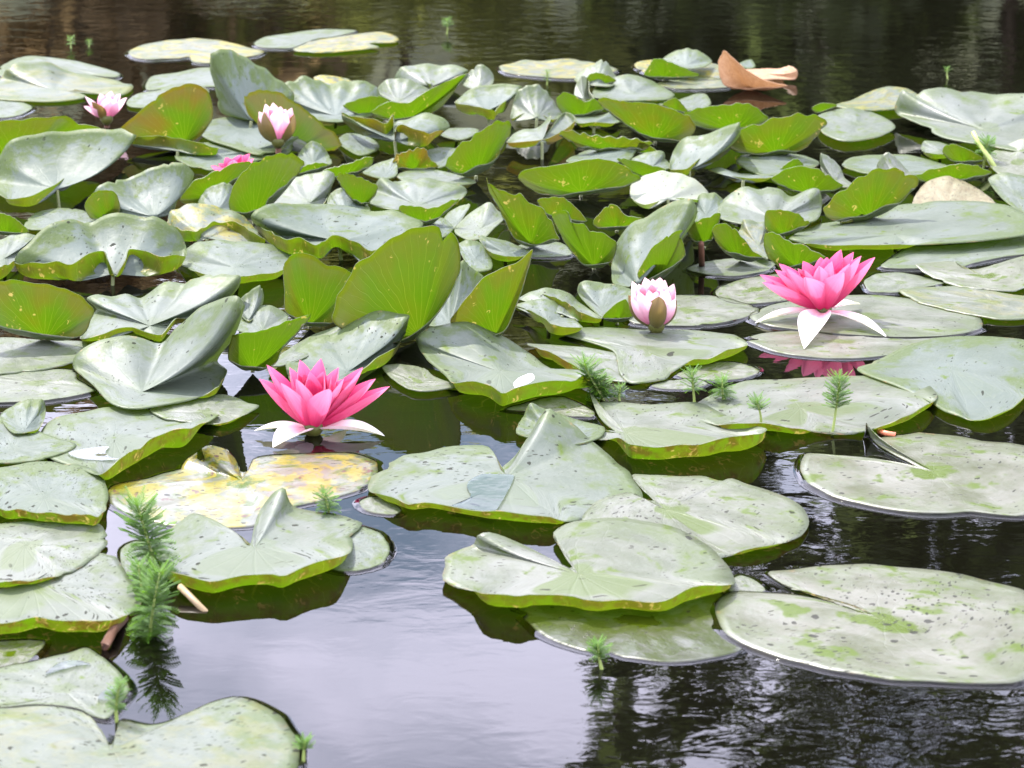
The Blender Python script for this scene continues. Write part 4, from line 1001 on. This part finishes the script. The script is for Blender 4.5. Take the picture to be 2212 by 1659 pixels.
flower('10', (20, 113), 2.2, [
    ('p', 5, 88, '-', 5.0, 2.0, .3), ('p', 10, 82, '+', 5.6, 2.1, .35), ('p', 16, 81, '+', 5.6, 2.0, .35), ('p', 31, 85, '+', 5.4, 1.8, .3),
    ('p', 20, 86, '-', 5.0, 2.4, .5), ('p', 26, 86, '+', 5.2, 2.0, .3), ('i', 22, 84, '+', 5.2, 1.9, .3), ('i', 12, 84, '-', 5.2, 1.9, .3), ('i', 27, 88, '-', 4.8, 1.8, .3),
    ('s', 9, 88, '-', 4.8, 2.2, .6), ('s', 33, 90, '-', 4.6, 2.0, .4), ('s', 4, 93, '+', 4.0, 1.8, .3)],
    'half open pink bud with two olive sepals in front of an olive pad on edge', PP, 'water_lily_bud', False, 0.36, 1.4)
flower('00', (84, 95), 1.0, [
    ('p', 67, 76, '-', 5.4, 1.7, .3), ('p', 79, 74, '+', 5.2, 2.0, .3), ('p', 88, 72, '+', 5.4, 2.0, .3), ('p', 95, 74, '+', 5.2, 2.0, .3), ('p', 100, 77, '-', 5.2, 2.0, .3),
    ('p', 86, 76, '-', 4.8, 2.0, .4), ('p', 92, 77, '-', 4.8, 2.0, .35), ('s', 72, 80, '-', 4.6, 1.9, .4), ('p', 66, 84, '-', 5.0, 1.6, .3)],
    'pale pink flower farthest back beside broad whitish pads', PP, 'water_lily', False)
flower('00', (184, 142), .8, [
    ('p', 166, 131, '-', 5.4, 1.6, .4), ('p', 178, 124, '+', 5.4, 1.7, .3), ('p', 184, 126, '-', 5.0, 1.8, .3), ('p', 190, 122, '+', 5.6, 1.8, .3), ('p', 197, 121, '+', 5.8, 1.7, .3),
    ('p', 200, 125, '-', 5.4, 1.7, .3), ('p', 172, 129, '+', 5.0, 1.6, .3)],
    'pink flower hidden but for its petal tips behind green pads', PK, 'water_lily', False)

# ------------------------------------------------------------------ feathery water milfoil sprigs
def whorl_mesh(nleaf, L, droop, seed, pin=9):
    rng = np.random.default_rng(seed)
    vs, fs = [], []
    def strip(p0, p1, w, nrm):
        d = p1 - p0; s = np.cross(d, nrm); s = s / (np.linalg.norm(s) + 1e-9) * w
        o = len(vs)
        vs.extend([p0 - s, p0 + s, p1 + s * 0.35, p1 - s * 0.35]); fs.append((o, o + 1, o + 2, o + 3))
    for k in range(nleaf):
        a = 2 * math.pi * k / nleaf + rng.normal() * 0.15
        d = np.array((math.cos(a), math.sin(a), 0.0)); sd = np.array((-math.sin(a), math.cos(a), 0))
        l = L * (0.8 + 0.4 * rng.random())
        prev = np.zeros(3)
        for i in range(1, pin + 1):
            q = i / pin
            p = d * l * q * (1 - 0.15 * q) + np.array((0, 0, l * (0.75 * q * (1 - droop) - droop * 0.6 * q * q)))
            strip(prev, p, L * 0.03, np.array((0, 0, 1.0)))
            for sg in (-1, 1):
                e = p + (sd * sg * 0.30 + d * 0.30) * l * (1.05 - 0.75 * q) + np.array((0, 0, 0.08 * l))
                strip(p, e, L * 0.034, np.array((0, 0, 1.0)))
            prev = p
    me = bpy.data.meshes.new('whorl')
    me.from_pydata([tuple(v) for v in vs], [], fs); me.materials.append(M_SPRIG)
    return me
WH = [whorl_mesh(6, 1.0, 0.05, 1), whorl_mesh(6, 1.0, 0.30, 2), whorl_mesh(6, 1.0, 0.6, 3), whorl_mesh(5, 1.0, 0.15, 4)]

def sprig(tile, base, top, zb, n, leaf, label, seed, dens=1.0, bare=0.35):
    rng = random.Random(seed)
    b = on_plane(tile, base[0], base[1], zb / 100)
    d = ray(tile, *top)
    t = CAMP + d * ((b[1] - CAMP[1]) / d[1])            # straight up from the base, same distance
    root = empty('water_milfoil', tuple(b))
    t = t - b
    side = np.array((rng.uniform(-.1, .1), rng.uniform(-.1, .1), 0)) * np.linalg.norm(t)
    def pt(q): return t * q + side * 4 * q * (1 - q) * 0.6
    path = [np.array((0, 0.01, -0.05))] + [pt(q) for q in np.linspace(0, 1, 8)]
    h = np.linalg.norm(t)
    v, f = tube(path, [0.0018] + [0.0016 - 0.0008 * q for q in np.linspace(0, 1, 8)], 6)
    mesh_obj('stem', v, f, M_SPRIG_STEM, root)
    n = int(n * 1.5)
    for i in range(n):
        q = bare + (1 - bare) * (i / max(1, n - 1))
        o = bpy.data.objects.new('leaf_whorl', WH[0 if q > 0.85 else (3 if q > 0.7 else (1 if q > 0.4 else 2))])
        COL.objects.link(o); o.parent = root
        o.location = tuple(pt(q))
        s = leaf / 100 * (1.0 if q < 0.75 else 0.95 - 0.35 * (q - 0.75) / 0.25) * rng.uniform(0.85, 1.1)
        o.scale = (s, s, s)
        o.rotation_euler = (rng.uniform(-.15, .15), rng.uniform(-.15, .15), rng.uniform(0, 6.28))
    tag(root, label, 'water plant', 'water milfoil sprigs')
    return root

SPRIGS = [
    ('02', (124, 152), (108, 100), .3, 12, 2.6, 'tall feathery sprig with bright tuft over pads by the open channel', .0),
    ('03', (118, 62), (126, 12), 0, 11, 2.4, 'bushy dark feathery sprig rising from the water beside a brown stem', .0),
    ('03', (112, 30), (109, 6), .2, 6, 1.5, 'thin side sprig leaning by the bushy dark sprig', .1),
    ('03', (92, 128), (95, 99), .2, 7, 1.1, 'little light green sprig at the edge of a pale pad with water crescent', .3),
    ('13', (40, 161), (41, 145), 0, 4, 1.0, 'lone tiny green rosette standing in the sky reflection', .6),
    ('23', (76, 88), (73, 68), 0, 6, 1.3, 'yellow green tuft at the front of the sunken pad', .4),
    ('12', (60, 106), (56, 90), .2, 5, 1.5, 'leafy tuft on the water by the yellow mottled pad', .1),
    ('22', (78, 17), (62, -12), 0, 9, 2.0, 'dense feathery sprig behind the squiggle edged pad', .1),
    ('22', (76, 16), (73, 0), 0, 6, 1.7, 'second feathery sprig beside the dense sprig behind the squiggle edged pad', .1),
    ('22', (90, 17), (91, 6), 0, 4, 1.0, 'tiny sprig next to the dense feathery sprig', .3),
    ('22', (149, 17), (147, -5), .3, 5, 1.6, 'feathery sprig left of its twin behind a pale green lipped pad', .35),
    ('22', (172, 16), (171, 1), .3, 5, 1.6, 'low feathery sprig on the back of a pale green lipped pad', .1),
    ('32', (14, 34), (10, 17), .3, 4, 1.4, 'small pale sprig at the left of a dark green lip', .55),
    ('32', (70, 44), (76, -1), 0, 9, 1.7, 'tall pale sprig on a long bare stem before a dark green lip', .45),
    ('10', (153, 27), (153, 16), 0, 4, 1.2, 'bright green round tuft far out in open water', .5),
    ('00', (56, 38), (56, 30), 0, 3, 1.1, 'green tuft of a pair in the far open water', .4),
    ('00', (70, 37), (70, 32), 0, 3, .8, 'smaller green tuft of a pair in the far open water', .4),
    ('30', (161, 62), (161, 54), 0, 3, .8, 'tiny green tuft mirrored in far dark water', .6),
    ('20', (33, 66), (33, 56), .2, 4, .9, 'little dark sprig before the pad with orange rim spots', .3),
    ('30', (190, 124), (193, 111), 1.5, 5, 1.8, 'vivid green tuft on the very large pale pad', .2),
]
for i, (tl, b_, t_, z_, n_, lf, lab, bare) in enumerate(SPRIGS):
    sprig(tl, b_, t_, z_, n_, lf, lab, 40 + i, 1.0, bare)

# ------------------------------------------------------------------ rain puddles, stems, scraps
def sheet(name, tile, pts, z, mat, label, cat):
    P = np.array([on_plane(tile, x, y, z / 100) for x, y in pts])
    Q = catmull(P, 48)
    c = Q.mean(0)
    vs = [c] + list(Q * 0.5 + c * 0.5) + list(Q) + list(c + (Q - c) * 1.03 + np.array((0, 0, -0.0012)))
    fs = [(0, 1 + k, 1 + (k + 1) % 48) for k in range(48)]
    for a in (1, 49):
        fs += [(a + k, a + 48 + k, a + 48 + (k + 1) % 48, a + (k + 1) % 48) for k in range(48)]
    o = mesh_obj(name, np.array(vs) - c, fs, mat, smooth=False)
    if o.data.polygons[0].normal.z < 0: o.data.flip_normals()
    o.location = tuple(c)
    tag(o, label, cat)
    return o
sheet('puddle', '12', [(196, 75), (206, 76), (200, 90), (189, 106), (175, 103), (157, 100), (165, 97), (172, 92), (169, 85), (171, 80), (181, 75)], .52, M_PUDDLE,
      'pool of rainwater held on the pad with the tall raised corner', 'puddle')
sheet('puddle', '02', [(54, 58), (65, 55), (85, 53), (83, 58), (88, 62), (95, 63), (80, 64), (65, 63), (58, 61)], .46, M_PUDDLE,
      'bright puddle on the pale pad with the scribbled curled side', 'puddle')
sheet('puddle', '03', [(36, 92), (45, 84), (58, 81), (71, 84), (62, 85), (50, 88)], .42, M_PUDDLE,
      'crescent shaped puddle on a pale pad beside the brown stem', 'puddle')
sheet('puddle', '03', [(77, 111), (82, 105), (90, 101), (93, 108), (86, 112)], .42, M_PUDDLE,
      'small puddle at the foot of the little light green sprig', 'puddle')

def stalk(tile, pts, r, mat, label, name='stalk'):
    P = [on_plane(tile, x, y, z / 100) for x, y, z in pts]
    c = P[0]
    v, f = tube([p - c for p in P], [r / 100 * (1 - 0.15 * i / len(P)) for i in range(len(P))], 9)
    o = mesh_obj(name, v, f, mat); o.location = tuple(c)
    tag(o, label, 'stem')
    return o
stalk('03', [(79, 82, -1.2), (83, 69, .5), (89, 58, .9), (98, 48, .2)], .42, M_STEM_BROWN, 'short thick brown stem bridging two pads beside the bushy sprig')
stalk('03', [(142, 23, 1.0), (151, 32, .5), (161, 42, 0), (178, 62, -2.5)], .3, make_plain('tan_stem', (0.22, 0.16, 0.08), 0.5), 'tan broken stem dipping into the sky reflection')
stalk('21', [(155, 70, -1), (154.6, 60, 1.6), (154.4, 48, 4)], .38, M_STEM_BROWN, 'reddish brown upright stalk piercing the dull wet pad')
stalk('30', [(199, 133, .6), (192, 122, 2.2), (185, 112, 3.6), (181, 104, 4.8)], .33, make_plain('green_stem', (0.26, 0.32, 0.08), 0.4), 'leaning green stalk in front of the very large pale pad')
stalk('22', [(195, 41, -1), (185, 40, .1), (178, 38, .4)], .3, M_STEM_BROWN, 'thin brown stalk under the squiggle edged pad')

sc = sheet('petal_scrap', '11', [(206, 158), (210, 154), (219, 150.5), (222, 154), (216, 158), (208, 161)], 2.0, M_WHITE_BIT, 'white petal scrap lying on the smooth blue grey pad', 'petal')
stalk('32', [(107, 41, .2), (113, 43, .4), (120, 44, .3)], .28, make_plain('red_stem', (0.50, 0.16, 0.08), 0.5), 'short reddish stem at the back of the flat grey green pad')
